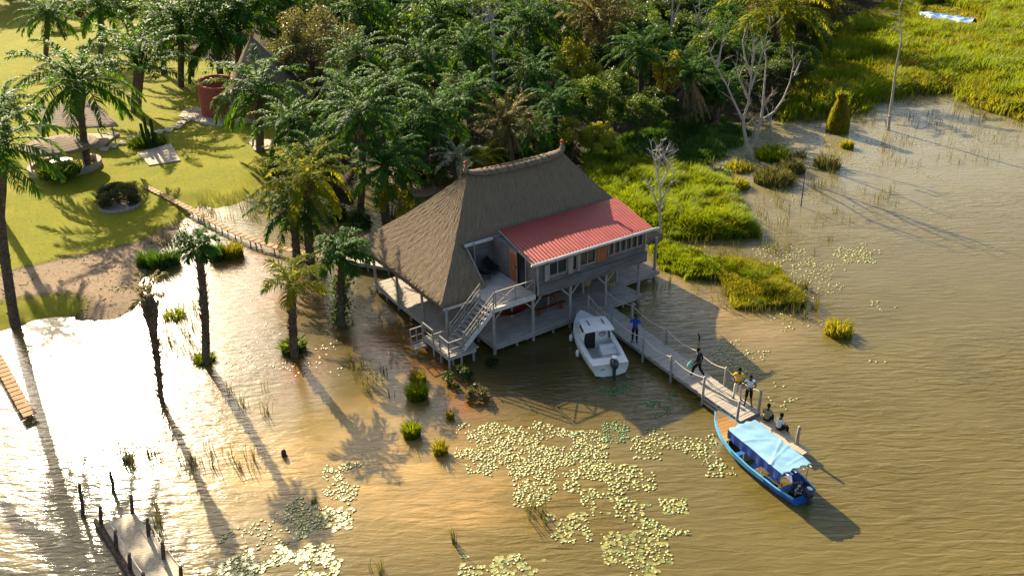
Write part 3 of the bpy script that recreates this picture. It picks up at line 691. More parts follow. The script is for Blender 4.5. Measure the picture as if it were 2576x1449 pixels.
# stair down to the landing
st = MB(); A0, A1 = (.06, ZU - .12), (-2.02, .98)
for v in (-.02, 1.42):
    st.beam((A0[0], v, A0[1] - .02), (A1[0], v, A1[1] - .0), .06, .26)
sto = hp('stair', st, M_['white_beam'])
n = 9
for i in range(n):
    t = (i + .5) / n; tr = MB(); u = A0[0] + (A1[0] - A0[0]) * t; z = A0[1] + (A1[1] - A0[1]) * t + .08; tr.box2((u - .15, .02, z), (u + .15, 1.38, z + .045)); tr.build('tread', M_['grey_wood_y'], sto)
for v in (-.02, 1.42):
    r_ = MB()
    for k in (.35, .62, .92): r_.beam((A0[0], v, A0[1] + .1 + k), (A1[0] + .1, v, A1[1] + .1 + k), .045, .055)
    for t in (0, .5, .97):
        u = A0[0] + (A1[0] - A0[0]) * t; z = A0[1] + (A1[1] - A0[1]) * t; r_.beam((u, v, z), (u, v, z + 1.08), .06, .06, (0, 1, 0))
    r_.build('stair_railing', M_['grey_wood_x'], sto)
# landing in front of the left wing, with its low step platform
LZ = .80
m = MB(); planks(m, -2.95, -1.98, .0, 2.95, LZ, .16, .05, 'u', .012, 7); m.box2((-2.98, -.03, LZ - .2), (-2.93, 2.95, LZ - .055)); m.box2((-2.92, -.04, LZ - .2), (-1.2, .02, LZ - .055)); planks(m, -1.97, -.95, .03, 1.70, LZ, .16, .05, 'u', .012, 8)
land = hp('landing', m, M_['deck'])
m = MB(); planks(m, -3.75, -3.0, 2.45, 2.98, .46, .13, .05, 'u', .012, 9); m.box2((-3.0, 2.5, .3), (-2.96, 2.95, .5)); m.build('step', M_['deck'], land)
def rail_y(m, u, v0, v1, z, n=2, h=.9):
    m.beam((u, v0, z + h), (u, v1, z + h), .06, .06); m.beam((u, v0, z + h * .52), (u, v1, z + h * .52), .045, .045); m.beam((u, v0, z + .1), (u, v1, z + .1), .045, .045)
    for i in range(n + 1): v = v0 + (v1 - v0) * i / n; m.beam((u, v, z - .05), (u, v, z + h), .06, .06, (0, 1, 0))
def rail_u(m, v, u0, u1, z, n=1, h=.9):
    m.beam((u0, v, z + h), (u1, v, z + h), .06, .06); m.beam((u0, v, z + h * .52), (u1, v, z + h * .52), .045, .045); m.beam((u0, v, z + .1), (u1, v, z + .1), .045, .045)
    for i in range(n + 1): u = u0 + (u1 - u0) * i / n; m.beam((u, v, z - .05), (u, v, z + h), .06, .06, (0, 1, 0))
for fn in (lambda k: rail_y(k, -2.92, 1.75, 2.9, LZ, 1), lambda k: rail_y(k, -2.92, .0, 1.0, LZ, 1), lambda k: rail_u(k, .0, -2.92, -2.05, LZ, 1), lambda k: rail_u(k, 1.72, -2.92, -2.2, LZ - .25, 1), lambda k: rail_u(k, 2.95, -3.72, -2.96, .48, 2, 1.0)):
    k = MB(); fn(k); k.build('railing', M_['grey_wood_x'], land)
for u, v in ((-2.9, .05), (-2.9, .95), (-2.9, 1.8), (-2.9, 2.85), (-2.1, .1), (-2.5, .35), (-1.3, .1), (-2.1, 1.6), (-3.6, 2.6)):
    m = MB(); m.tube([(u + rnd.uniform(-.05, .05), v, -.9), (u, v, LZ - .06 if u > -3.2 else .42)], .07, 7); m.build('stilt', M_['grey_wood'], land, True)
# ------------------------------------------------------------------ thatch: four slopes with a curved sweep, cut away over the terrace and the red roof
ZEB, ELB = 3.45, -2.55
EL, ER, EF, EB, ZE, RL, RR, RV, ZR = -2.0, 14.83, 2.24, 12.4, 2.80, 3.45, 10.61, 7.86, 8.0
def sweep(t): return t + .055 * math.sin(PI * t) * -1      # slight concave flare
def tnoise(a, b, s): return (math.sin(a * 7.3 + s) * math.sin(b * 5.1 + s * 2.3) + math.sin(a * 17.7 + b * 3 + s) * .5) * .010
def slope(name, fn, wid, length, nu, nv, seed, skip=None):
    """fn(a,t): a across 0..1, t from eave 0 to ridge 1; shell with thickness"""
    V = []; UVs = []; F = []; r = np.random.RandomState(seed)
    for j in range(nv + 1):
        t = j / nv
        for i in range(nu + 1):
            a = i / nu; p = Vector(fn(a, t)); dz = tnoise(a * wid, t * length, seed) + r.uniform(-.007, .007)
            if j == 0: dz -= r.uniform(0, .09)
            V.append((p.x, p.y, p.z + dz)); UVs.append((a * wid * (1 - t * .35), t * length))
    keep = []
    for j in range(nv):
        for i in range(nu):
            c = Vector(fn((i + .5) / nu, (j + .5) / nv))
            if skip and skip(c): continue
            keep.append((i, j)); k = j * (nu + 1) + i; F.append((k, k + 1, k + nu + 2, k + nu + 1))
    off = len(V); ks = set(keep); th = .26
    V += [(x, y, z - th) for x, y, z in V[:]]; UVs += UVs[:]
    for (i, j) in keep:
        k = j * (nu + 1) + i; F.append((off + k, off + k + nu + 1, off + k + nu + 2, off + k + 1))
        for (di, dj, a, b) in ((0, -1, k, k + 1), (1, 0, k + 1, k + nu + 2), (0, 1, k + nu + 2, k + nu + 1), (-1, 0, k + nu + 1, k)):
            if (i + di, j + dj) not in ks: F.append((b, a, off + a, off + b))
    me = bpy.data.meshes.new(name); me.from_pydata(V, [], F); me.materials.append(M_['thatch'])
    uv = me.uv_layers.new(name='UVMap'); vi = np.zeros(len(me.loops), np.int32); me.loops.foreach_get('vertex_index', vi); uv.data.foreach_set('uv', np.array(UVs, np.float32)[vi].ravel())
    me.update(); return link(name, me, house)
def L2(a, b, t): return a + (b - a) * t
CUT0, CUT1, CUTV = 1.12, 12.75, 4.55
def front(a, t):
    s = sweep(t); u = L2(L2(EL, ER, a), L2(RL, RR, a), t); return (u, L2(EF, RV, t), L2(ZE, ZR, s))
# make the cut follow grid lines by warping a
slope('thatch_roof', front, 17, 7.6, 120, 46, 3, lambda c: CUT0 + (c.y - EF) * .02 < c.x < CUT1 and c.y < CUTV)
slope('thatch_roof', lambda a, t: (L2(L2(ER, ELB, a), L2(RR, RL, a), t), L2(EB, RV, t), L2(L2(ZEB, ZE, a * 0), ZR, sweep(t))), 17, 7.6, 60, 24, 4)
slope('thatch_roof', lambda a, t: (L2(L2(ELB, EL, a), RL, t), L2(L2(EB, EF, a), RV, t), L2(L2(ZEB, ZE, a), ZR, sweep(t))), 11, 7.6, 70, 40, 5)
slope('thatch_roof', lambda a, t: (L2(ER, RR, t), L2(L2(EF, EB, a), RV, t), L2(L2(ZE, ZEB, a), ZR, sweep(t))), 11, 7.6, 40, 24, 6)
def uvmesh(name, rows, mats, parent, su=1, sv=1, smooth=True, close_ends=False):
    nr, nc = len(rows), len(rows[0]); V = [tuple(p) for r_ in rows for p in r_]; UVs = []
    for i, r_ in enumerate(rows):
        for j in range(nc): UVs.append((j * su, i * sv))
    F = [(i * nc + j, i * nc + j + 1, (i + 1) * nc + j + 1, (i + 1) * nc + j) for i in range(nr - 1) for j in range(nc - 1)]
    if close_ends: F += [tuple(range(nc))[::-1], tuple((nr - 1) * nc + j for j in range(nc))]
    me = bpy.data.meshes.new(name); me.from_pydata(V, [], F); me.materials.append(mats)
    uv = me.uv_layers.new(name='UVMap'); vi = np.zeros(len(me.loops), np.int32); me.loops.foreach_get('vertex_index', vi); uv.data.foreach_set('uv', np.array(UVs, np.float32)[vi].ravel())
    if smooth: me.polygons.foreach_set('use_smooth', [True] * len(me.polygons))
    me.update(); return link(name, me, parent)
# ridge roll with tie bands, dipping in the middle, rising to the finials
rows = []; N = 48
for i in range(N + 1):
    t = i / N; u = L2(RL - .25, RR + .25, t); dip = -.22 * math.sin(PI * t) ** .6 + .16; end = math.exp(-min(t, 1 - t) * 16); z = ZR + dip + end * .30; wv = (.52 + .05 * math.sin(u * 9)) * (1 - .72 * end); rr = .40 * (1 - .6 * end)
    row = []
    for k in range(13):
        a = -1.25 + 2.5 * k / 12; row.append((u, RV + math.sin(a) * wv * 1.1, z - .40 + math.cos(a) * rr + (.015 * math.sin(k * 5 + i * 3))))
    rows.append(row)
rc = uvmesh('ridge_cap', rows, M_['thatch_ridge'], house, .3, .15)
for i in range(12):
    t = .14 + i * .062; u = L2(RL, RR, t); dip = -.22 * math.sin(PI * t) ** .6 + .16; z = ZR + dip - .385; m = MB()
    m.tube([(u + .03 * math.sin(k * 2 + i), RV + math.sin(a) * .585, z + math.cos(a) * .40) for k, a in enumerate([-1.0 + 2.0 * j / 8 for j in range(9)])], .028, 6); m.build('tie_band', M_['bark'], rc)
for u in (RL - .12, RR + .12):
    m = MB(); m.lathe((u, RV, ZR + .22), [(.20, -.1), (.13, .1), (.075, .2), (.07, .24)], 10); m.build('finial_neck', M_['thatch_ridge'], house)
    m = MB(); m.lathe((u, RV, ZR + .48), [(.10, -.06), (.14, -.02), (.09, .02), (.085, .12), (.14, .17), (.10, .22), (.03, .28)], 12); m.build('finial', M_['orange_wood'], house)
# red corrugated roof over the cabin
rows = []
BLu, BRu, TLu, TRu = 2.62, 11.50, 3.55, 12.70; V0, V1, Z0_, Z1_ = -.22, 4.62, 4.98, 5.22
nw = 250
for j in range(10):
    t = j / 9; row = []
    for i in range(nw + 1):
        a = i / nw; u = L2(L2(BLu, BRu, a), L2(TLu, TRu, a), t); row.append((u, L2(V0, V1, t), L2(Z0_, Z1_, t) + .016 * math.cos(a * (BRu - BLu) / .235 * 2 * PI)))
    rows.append(row)
uvmesh('red_metal_roof', rows, M_['red_sheet'], house)
m = MB(); m.beam((BLu - .02, V0 + .02, Z0_ - .07), (TLu - .02, V1, Z1_ - .07), .05, .12); m.beam((BRu, V0 + .02, Z0_ - .07), (TRu, V1, Z1_ - .07), .05, .12); hp('barge_board', m, M_['grey_wood_y'])
m = MB(); m.box2((2.95, .0, 4.93), (11.4, 4.5, 4.96)); hp('ceiling_board', m, M_['dark_plank'])
m = MB(); m.tube([(2.44, -.33, 4.92), (11.75, -.33, 4.90)], .085, 9); gt = hp('gutter', m, M_['white_beam'], True)
m = MB(); m.beam((2.9, -.15, 4.90), (11.5, -.15, 4.90), .04, .14); m.build('fascia', M_['white_beam'], gt)
m = MB(); m.beam((11.7, -.33, 4.90), (12.05, -.25, 4.86), .05, .05); m.beam((11.9, -.40, 4.97), (12.1, -.2, 4.84), .04, .04); m.build('bracket', M_['white_beam'], gt)
# white beams at the edges of the cut
m = MB(); m.beam((1.0, 4.50, 4.86), (3.6, 4.46, 4.88), .14, .16); hp('cut_beam', m, M_['white_beam'])
m = MB(); m.beam((-1.95, 2.13, 2.52), (.5, 2.11, 2.52), .08, .14); hp('eave_beam', m, M_['white_beam'])
m = MB(); m.tube([(1.12, 4.5, 4.76), (1.14, 2.35, 2.75)], .05, 7); hp('cut_rafter', m, M_['grey_wood'])
# ragged straw hanging off the eaves
def fringe(p0, p1, n, seed, out):
    r = np.random.RandomState(seed); t = r.rand(n); P = np.stack([L2(p0[i], p1[i], t) for i in range(3)], -1); h = -(.10 + .16 * r.rand(n)); P[:, 2] -= .02
    V, F, T = blades(P, h, np.full(n, .05), .3, seed, None, .1); return V, F
vs = []; fs4 = []; fs3 = []; b = 0
for p0, p1, n, s_ in (((ELB, EB, ZEB - .18), (EL, EF, 2.62), 420, 1), ((EL, EF, 2.62), (1.1, EF, 2.62), 120, 2), ((ER, EF, 2.62), (ER, EB, ZEB - .18), 240, 3), ((12.8, EF, 2.62), (ER, EF, 2.62), 80, 4)):
    V, F = fringe(p0, p1, n, s_, 0); vs.append(V); fs4.append(F[0] + b); fs3.append(F[1] + b); b += len(V)
me = npmesh('eave_fringe', np.concatenate(vs), [np.concatenate(fs4), np.concatenate(fs3)], M_['thatch']); link('eave_fringe', me, house)
# wall added behind the veranda to keep the open ground floor dark
m = MB(); boards(m, (1.3, 6.0, 0), (13.2, 6.0, 0), ZD, 3.0, (0, -1, 0), .18, .03, 12); boards(m, (1.3, 10.5, 0), (1.3, 6.03, 0), ZD, 3.0, (-1, 0, 0), .18, .03, 13); hp('ground_floor_wall', m, M_['dark_plank'])

# furniture of the house
def table_set():
    t = thing('picnic_table', 'red brown wooden picnic table on the shaded lower deck under the cabin', 'table', hw(5.1, 2.3, ZD), TH)
    m = MB()
    for i in range(5): m.box2((-1.1, -.38 + i * .155, .70), (1.1, -.38 + i * .155 + .145, .74))
    m.build('tabletop', M_['red_wood'], t)
    for s in (-1, 1):
        m = MB(); m.beam((s * .8, -.3, 0), (s * .8, -.12, .70), .07, .07); m.beam((s * .8, .3, 0), (s * .8, .12, .70), .07, .07); m.beam((s * .8, -.26, .35), (s * .8, .26, .35), .05, .07); m.build('leg', M_['red_wood'], t)
def bench(v, lab):
    b = thing('bench', lab, 'bench', hw(4.9, v, ZD), TH); m = MB(); m.box2((-1.1, -.17, .41), (1.1, -.01, .45)); m.box2((-1.1, .01, .41), (1.1, .17, .45)); m.build('seat', M_['red_wood'], b)
    for s in (-1, 1): m = MB(); m.box2((s * .85 - .04, -.14, 0), (s * .85 + .04, .14, .41)); m.build('leg', M_['red_wood'], b)
table_set(); bench(1.3, 'long red brown bench in front of the picnic table, nearer the deck edge'); bench(3.25, 'long red brown bench behind the picnic table')
t = thing('hammock', 'dark red hammock slung between posts under the terrace', 'hammock', hw(2.6, 2.0, ZD), TH)
rows = []
for i in range(17):
    a = i / 16; x = -2.2 + 4.4 * a; zc = 1.55 - 1.2 * math.sin(PI * a) ** .8 * 1.0; wd = .5 * math.sin(PI * a) ** .5
    rows.append([(x, (k / 6 - .5) * wd * 2, zc + abs(k / 6 - .5) ** 2 * wd * 1.6) for k in range(7)])
uvmesh('cloth', rows, M_['hammock'], t)
m = MB(); m.tube([(-2.2, 0, 1.55), (-2.55, -.2, 1.9)], .015, 5); m.tube([(2.2, 0, 1.55), (2.72, .1, 1.9)], .015, 5); m.build('cord', M_['rope'], t)
def wicker_chair(u, v, rz, lab):
    c = thing('wicker_chair', lab, 'chair', hw(u, v, ZD), TH + rz, 'wicker armchairs on the lower deck')
    m = MB(); m.lathe((0, 0, .36), [(.30, -.05), (.36, .0), (.36, .05), (.30, .09)], 14); m.build('seat', M_['wicker'], c)
    rows = []
    for j in range(5):
        z = .42 + j * .13; rows.append([(math.cos(a) * (.38 + j * .02), math.sin(a) * (.36 + j * .02), z - (.22 * max(0, -math.sin(a)) * (j / 4))) for a in [(-.25 + 3.64 * k / 14) for k in range(15)]])
    uvmesh('backrest', rows, M_['wicker'], c)
    for a in (.8, 2.3, 3.9, 5.5): m = MB(); m.tube([(math.cos(a) * .3, math.sin(a) * .3, 0), (math.cos(a) * .3, math.sin(a) * .3, .34)], .03, 6); m.build('leg', M_['wicker'], c)
wicker_chair(8.6, 2.6, 2.6, 'tan wicker armchair on the lower deck, left of the post'); wicker_chair(9.9, 1.7, .4, 'tan wicker armchair on the lower deck, nearest the deck edge'); wicker_chair(10.6, 2.9, .1, 'tan wicker armchair at the back by the deck corner post'); wicker_chair(9.4, 3.4, 3.1, 'tan wicker armchair furthest inside the lower deck')
def black_chair(u, v, rz, sc, lab):
    c = thing('lounge_chair', lab, 'chair', hw(u, v, ZU), TH + rz, 'black chairs on the terrace'); c.scale = (sc,) * 3
    rows = []
    for j in range(7):
        a = j / 6; rows.append([(x * (.42 + .1 * math.sin(PI * a)), -.35 + .75 * a + .1 * a * a, .30 + .10 * x * x + (.62 * max(0, a - .45) ** 1.2 * 2)) for x in [(-1 + k / 4) for k in range(9)]])
    o = uvmesh('seat', rows, M_['black'], c)
    for s in (-1, 1):
        for y in (-.28, .25): m = MB(); m.tube([(s * .3, y, 0), (s * .26, y * .9, .32)], .018, 6); m.build('leg', M_['black'], c)
black_chair(1.75, 3.45, 2.4, .8, 'low black sling chair at the thatch edge of the terrace'); black_chair(2.45, 3.85, .6, .95, 'round backed black chair against the terrace wall')

# ------------------------------------------------------------------ pier
PA = Vector((6.68, -.2)); PE = Vector((5.62, -13.15))
pier = thing('pier', 'grey plank pier with rope rails running from the house to the blue boat', 'pier', HO, TH)
def pl(v): return 6.66 + (v + .2) * .0815
def pr(v): return 8.42 + (v + .2) * .0935 if v > -2.3 else 8.22 + (v + 2.3) * .108
m = MB(); r = random.Random(4); v = -.2; k = 0
while v > -13.15:
    v2 = v - .155; a0, a1, b0, b1 = pl(v), pl(v2 + .012), pr(v), pr(v2 + .012); e = r.uniform(-.04, .04); z = ZD + r.uniform(-.008, .008)
    m.hexa([(a0 + e, v, z - .05), (a1 + e, v2 + .012, z - .05), (b1 + e, v2 + .012, z - .05), (b0 + e, v, z - .05), (a0 + e, v, z), (a1 + e, v2 + .012, z), (b1 + e, v2 + .012, z), (b0 + e, v, z)]); v = v2
m.build('deck_board', M_['deck'], pier)
for f in (pl, pr):
    for o_ in (.06,):
        m = MB(); s = 1 if f is pl else -1; m.beam((f(-.2) + s * o_, -.2, ZD - .15), (f(-13.1) + s * o_, -13.1, ZD - .15), .07, .16); m.build('stringer', M_['grey_wood_y'], pier)
m = MB(); m.beam((pl(-10.5) - .05, -10.5, ZD - .12), (pl(-13.1) - .05, -13.1, ZD - .12), .05, .12); m.beam((pl(-10.5) - .05, -10.5, ZD - .34), (pl(-13.1) - .05, -13.1, ZD - .34), .05, .12); m.build('fender_board', M_['grey_wood_y'], pier)
m = MB(); m.box2((pl(-13) + .02, -13.22, ZD - .3), (pr(-13) - .02, -13.16, ZD - .06)); m.build('end_board', M_['grey_wood_x'], pier)
LP = [(.05, 1.15), (-2.62, 1.0), (-5.6, 1.0), (-8.04, 1.05), (-10.55, 1.1), (-13.03, 1.1)]; RP = [(-2.35, 1.05), (-5.6, 1.0), (-8.3, 1.0), (-10.54, 1.1), (-13.06, 1.1)]
for f, LS, sg in ((pl, LP, -1), (pr, RP, 1)):
    tops = []
    for v, h in LS:
        u = f(v) + sg * (.03 if v < -.2 else -.1); m = MB(); dx, dy = rnd.uniform(-.05, .05), rnd.uniform(-.05, .05)
        m.tube([(u, v, -1.0), (u, v, .3), (u + dx * .5, v + dy * .5, ZD + h * .6), (u + dx, v + dy, ZD + h)], [.075, .07, .065, .06], 8); m.build('post', M_['grey_wood'], pier, True); tops.append(Vector((u + dx, v + dy, ZD + h - .07)))
    if sg > 0: tops.insert(0, Vector((8.15, .05, ZD + 1.0)))
    for a, b in zip(tops, tops[1:]):
        m = MB(); m.tube([a.lerp(b, t / 8) - Vector((0, 0, .20 * math.sin(PI * t / 8))) for t in range(9)], .022, 6); m.build('rope', M_['rope'], pier)
# lower landing stage beyond the pier's end, along the boat
stage = thing('landing_stage', 'low plank landing stage at the pier end with one tall post, beside the blue boat', 'landing stage', HO, TH)
m = MB(); r = random.Random(8); v = -13.25
while v > -16.4:
    t = (v + 13.25) / -3.15; m.box((6.78 - .32 * t, v - .075, .36), (1.0 - .45 * t, .14, .05)); v -= .155
m.build('deck_board', M_['tan_wood'], stage)
m = MB(); m.beam((7.15, -13.3, .27), (6.65, -16.35, .27), .06, .13); m.beam((6.35, -13.3, .27), (6.2, -16.35, .27), .06, .13); m.build('stringer', M_['grey_wood_y'], stage)
for u, v, z in ((6.62, -15.8, 1.35), (7.1, -13.5, .3), (6.3, -16.2, .3), (6.6, -14.6, .3)):
    m = MB(); m.tube([(u, v, -1), (u, v, z * .6), (u + .02, v, z)], [.085, .08, .075], 8); m.build('post', M_['grey_wood'], stage, True)
# ------------------------------------------------------------------ boats
def loft(m, secs, close=(True, True)):
    """secs: list of equal-length point lists (open curves)"""
    m.grid(secs)
    if close[0]: k = len(m.v) - len(secs) * len(secs[0]); m.f.append(tuple(range(k, k + len(secs[0])))); m.m.append(m.mi)
def interp(tab, y):
    for (a, b) in zip(tab, tab[1:]):
        if a[0] <= y <= b[0]:
            t = (y - a[0]) / (b[0] - a[0]); return [p + (q - p) * t for p, q in zip(a[1:], b[1:])]
    return list(tab[-1][1:])
def outboard(root, x, y, z, col='motor', s=1.0):
    o = MB(); o.lathe((x, y, z), [(.05 * s, 0), (.13 * s, .02), (.15 * s, .12), (.15 * s, .34), (.10 * s, .42), (.03 * s, .44)], 12, (1.0, 1.5)); mo = o.build('outboard_motor', M_[col], root, True)
    o = MB(); o.lathe((x, y, z + .40 * s), [(.09 * s, .0), (.10 * s, .03), (.05 * s, .055)], 10, (1, 1.4)); o.build('motor_badge', M_['white'], mo)
    o = MB(); o.tube([(x, y, z + .02), (x, y - .06, z - .45 * s), (x, y - .08, z - .85 * s)], [.08 * s, .06 * s, .05 * s], 8); o.box((x, y + .12, z + .02), (.16, .18, .26)); o.beam((x, y + .1, z + .12), (x, y + .55, z + .2), .035, .035); o.build('motor_leg', M_['motor'], mo)
    return mo
wb = thing('motorboat', 'white cabin motorboat with hard top and black outboard, moored beside the pier', 'boat', (4.64, 42.5, 0), .2); wb.scale = (1.06, 1.05, 1.08)
TAB = [(-2.75, .94, .70, -.12, .10), (-1.5, 1.03, .72, -.16, .08), (0, 1.06, .76, -.18, .08), (1.0, .93, .82, -.14, .12), (1.8, .66, .90, -.05, .2), (2.35, .36, .96, .1, .35), (2.75, .03, 1.02, .45, .6)]
ys = [-2.75 + 5.5 * i / 26 for i in range(27)]
m = MB(); secs = []
for y in ys:
    w, sh, ke, ch = interp(TAB, y); secs.append([(-w, y, sh), (-w * 1.0, y, sh * .6 + ch * .4), (-w * .86, y, ch), (-w * .4, y, (ke + ch) / 2), (0, y, ke), (w * .4, y, (ke + ch) / 2), (w * .86, y, ch), (w, y, sh * .6 + ch * .4), (w, y, sh)])
loft(m, secs); m.build('hull', M_['boat_white'], wb, True)
m = MB(); rows = []
for y in ys: w, sh, *_ = interp(TAB, y); rows.append(w)
def deckquad(m, y0, y1, f0, f1, dz=0.0, z=None):   # strip between fractions of the half width, both ends
    w0, s0, *_ = interp(TAB, y0); w1, s1, *_ = interp(TAB, y1)
    m.add([(f0(w0), y0, (s0 if z is None else z) + dz), (f1(w0), y0, (s0 if z is None else z) + dz), (f1(w1), y1, (s1 if z is None else z) + dz), (f0(w1), y1, (s1 if z is None else z) + dz)], [(0, 1, 2, 3)])
CK0, CK1 = -2.05, .55
for a, b in zip(ys, ys[1:]):
    if a >= CK1 - .01 or b <= CK0 + .06: deckquad(m, a, b, lambda w: -w, lambda w: w)
    else:
        deckquad(m, a, b, lambda w: -w, lambda w: -w + .24); deckquad(m, a, b, lambda w: w - .24, lambda w: w)
m.build('deck', M_['boat_white'], wb)
m = MB(); wi = .80
m.box2((-wi, CK0, .10), (wi, CK1, .14)); m.box2((-wi - .02, CK0, .1), (-wi + .03, CK1, .74)); m.box2((wi - .03, CK0, .1), (wi + .02, CK1, .74)); m.box2((-wi, CK0 - .03, .1), (wi, CK0 + .02, .71)); m.build('cockpit', M_['boat_grey'], wb)
m = MB(); m.box2((-.02, -1.55, .15), (.77, -.75, .56)); m.box2((-.02, -1.0, .561), (.77, -.75, .72)); m.build('seat', M_['boat_white'], wb)
m = MB(); m.box2((-.77, -2.03, .15), (.77, -1.75, .52)); m.build('stern_bench', M_['boat_white'], wb)
# cabin trunk, windscreen, hard top
m = MB(); rows = []
for y, w, z0, z1 in ((.0, .80, .74, 1.22), (.55, .82, .76, 1.20), (1.15, .66, .82, 1.05), (1.75, .38, .90, .96)):
    rows.append([(-w, y, z0 - .05), (-w * .92, y, z1 - .06), (-w * .7, y, z1), (w * .7, y, z1), (w * .92, y, z1 - .06), (w, y, z0 - .05)])
m.grid(rows); m.f.append((0, 1, 2, 3, 4, 5)); m.m.append(0); m.build('cabin', M_['boat_white'], wb, False)
for a_, b_ in ((.0, .79), (-.79, -.62)): m = MB(); m.box2((a_, -.06, .15), (b_, -.01, 1.2)); m.build('bulkhead', M_['boat_white'], wb)
m = MB(); m.box2((-.61, -.05, .16), (-.02, -.02, 1.12)); m.build('companionway', M_['glass_dark'], wb)
m = MB(); m.add([(-.70, .62, 1.22), (.70, .62, 1.22), (.60, .38, 1.56), (-.60, .38, 1.56)], [(0, 1, 2, 3)]); m.add([(-.76, -.30, 1.24), (-.72, .58, 1.22), (-.62, .36, 1.55), (-.66, -.22, 1.55)], [(0, 1, 2, 3)]); m.add([(.76, -.30, 1.24), (.72, .58, 1.22), (.62, .36, 1.55), (.66, -.22, 1.55)], [(0, 1, 2, 3)]); m.build('windscreen', M_['glass_dark'], wb)
m = MB()
for s in (-1, 1): m.tube([(s * .72, .62, 1.2), (s * .62, .37, 1.58)], .025, 6); m.tube([(s * .78, -.36, .8), (s * .68, -.5, 1.58)], .03, 6)
m.build('roof_support', M_['boat_white'], wb)
m = MB(); rows = []
for j in range(7):
    y = -.80 + 1.50 * j / 6; w = .80 - .06 * (j / 6) ** 2; rows.append([(x * w, y, 1.64 - .05 * x * x - .03 * ((j - 3) / 3) ** 2) for x in (-1, -.7, -.35, 0, .35, .7, 1)])
top = [[(x, y, z) for x, y, z in r_] for r_ in rows]; bot = [[(x, y, z - .07) for x, y, z in r_] for r_ in rows]
m.grid(top); m.grid([r_[::-1] for r_ in bot]); m.grid([[a, b] for a, b in zip([r_[0] for r_ in top], [r_[0] for r_ in bot])]); m.grid([[b, a] for a, b in zip([r_[-1] for r_ in top], [r_[-1] for r_ in bot])]); m.grid([top[0], bot[0]]); m.grid([bot[-1], top[-1]])
ht = m.build('hard_top', M_['boat_white'], wb)
for s in (-1, 1): m = MB(); m.box((s * .40, .02, 1.665), (.035, .55, .035)); m.build('grab_rail', M_['black'], ht)
m = MB(); pts = [(.36 + .17 * math.cos(a), -.12 - .06 * math.sin(a), .98 + .16 * math.sin(a)) for a in [2 * PI * k / 16 for k in range(17)]]; m.tube(pts, .018, 6, False)
for a in (0.5, 2.6, 4.7): m.tube([(.36, -.1, .98), (.36 + .16 * math.cos(a), -.12 - .06 * math.sin(a), .98 + .15 * math.sin(a))], .014, 5)
m.build('steering_wheel', M_['black'], wb)
m = MB(); m.tube([(.72, -.15, 1.1), (.74, -.18, .75)], .05, 6); m.build('hung_bag', M_['motor'], wb)
for s in (-1, 1):
    m = MB(); P = []
    for y in (1.35, 1.8, 2.2, 2.55): w, sh, *_ = interp(TAB, y); P.append((s * w * .9, y, sh + .42))
    m.tube([(P[0][0], P[0][1] - .25, P[0][2] - .42)] + P, .016, 6)
    for p in P[1:]: m.tube([p, (p[0], p[1], p[2] - .42)], .014, 5)
    m.build('bow_rail', M_['chrome'], wb)
m = MB(); m.box((0, 1.45, .99), (.34, .30, .04), .4); m.build('hatch', M_['glass_dark'], wb)
outboard(wb, .12, -2.95, .62, 'motor', 1.4)
m = MB(); m.box((-.42, -2.755, .42), (.22, .012, .09)); m.build('number_plate', M_['grey'], wb)
for y in (-.7, 1.0): w, sh, *_ = interp(TAB, y); m = MB(); m.lathe((-w - .12, y, .12), [(.03, 0), (.09, .05), (.10, .2), (.09, .35), (.03, .42)], 9); m.tube([(-w - .12, y, .52), (-w + .05, y, sh)], .012, 5); m.build('fender', M_['boat_white'], wb, True)

bb = thing('wooden_longboat', 'blue wooden longboat with pale blue tarpaulin canopy moored at the pier end', 'boat', (11.05, 31.85, 0), .433)
TB = [(-3.05, .62, .46, -.12), (-2.2, .78, .44, -.16), (-.5, .88, .44, -.2), (.8, .86, .50, -.2), (1.8, .68, .62, -.12), (2.6, .38, .80, .12), (3.1, .06, .98, .50)]
ys = [-3.05 + 6.15 * i / 30 for i in range(31)]
m = MB(); secs = []
for y in ys: w, sh, ke = interp(TB, y); secs.append([(-w, y, sh), (-w * .93, y, sh * .55 + ke * .45), (-w * .66, y, ke + .06), (0, y, ke), (w * .66, y, ke + .06), (w * .93, y, sh * .55 + ke * .45), (w, y, sh)])
loft(m, secs); hb = m.build('hull', M_['blue_hull'], bb)
m = MB(); secs = []
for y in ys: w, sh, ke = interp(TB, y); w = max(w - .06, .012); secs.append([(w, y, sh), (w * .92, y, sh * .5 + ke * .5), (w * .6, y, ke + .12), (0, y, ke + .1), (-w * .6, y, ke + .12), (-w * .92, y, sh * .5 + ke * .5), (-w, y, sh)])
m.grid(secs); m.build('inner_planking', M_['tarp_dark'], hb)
for s in (-1, 1):
    m = MB(); P = [(s * (interp(TB, y)[0] + .01), y, interp(TB, y)[1] + .02) for y in ys]
    for a, b in zip(P, P[1:]): m.beam(a, b, .07, .055)
    m.build('gunwale', M_['light_blue'], bb)
    m = MB(); P = [(s * (interp(TB, y)[0] * .985 + .012), y, interp(TB, y)[1] * .74) for y in ys[8:]]
    for a, b in zip(P, P[1:]): m.beam(a, b, .03, .14)
    m.build('strake', M_['light_blue'], bb)
m = MB(); n = 9
for i in range(n):
    y0, y1 = 1.35 + i * .19, 1.35 + (i + 1) * .19 - .012; w0, s0, _ = interp(TB, y0); w1, s1, _ = interp(TB, min(y1, 3.1)); w0 -= .02; w1 = max(w1 - .02, .01)
    m.hexa([(-w0, y0, s0), (w0, y0, s0), (w1, y1, s1), (-w1, y1, s1), (-w0, y0, s0 + .06), (w0, y0, s0 + .06), (w1, y1, s1 + .06), (-w1, y1, s1 + .06)])
m.build('foredeck', M_['fore_wood'], bb)
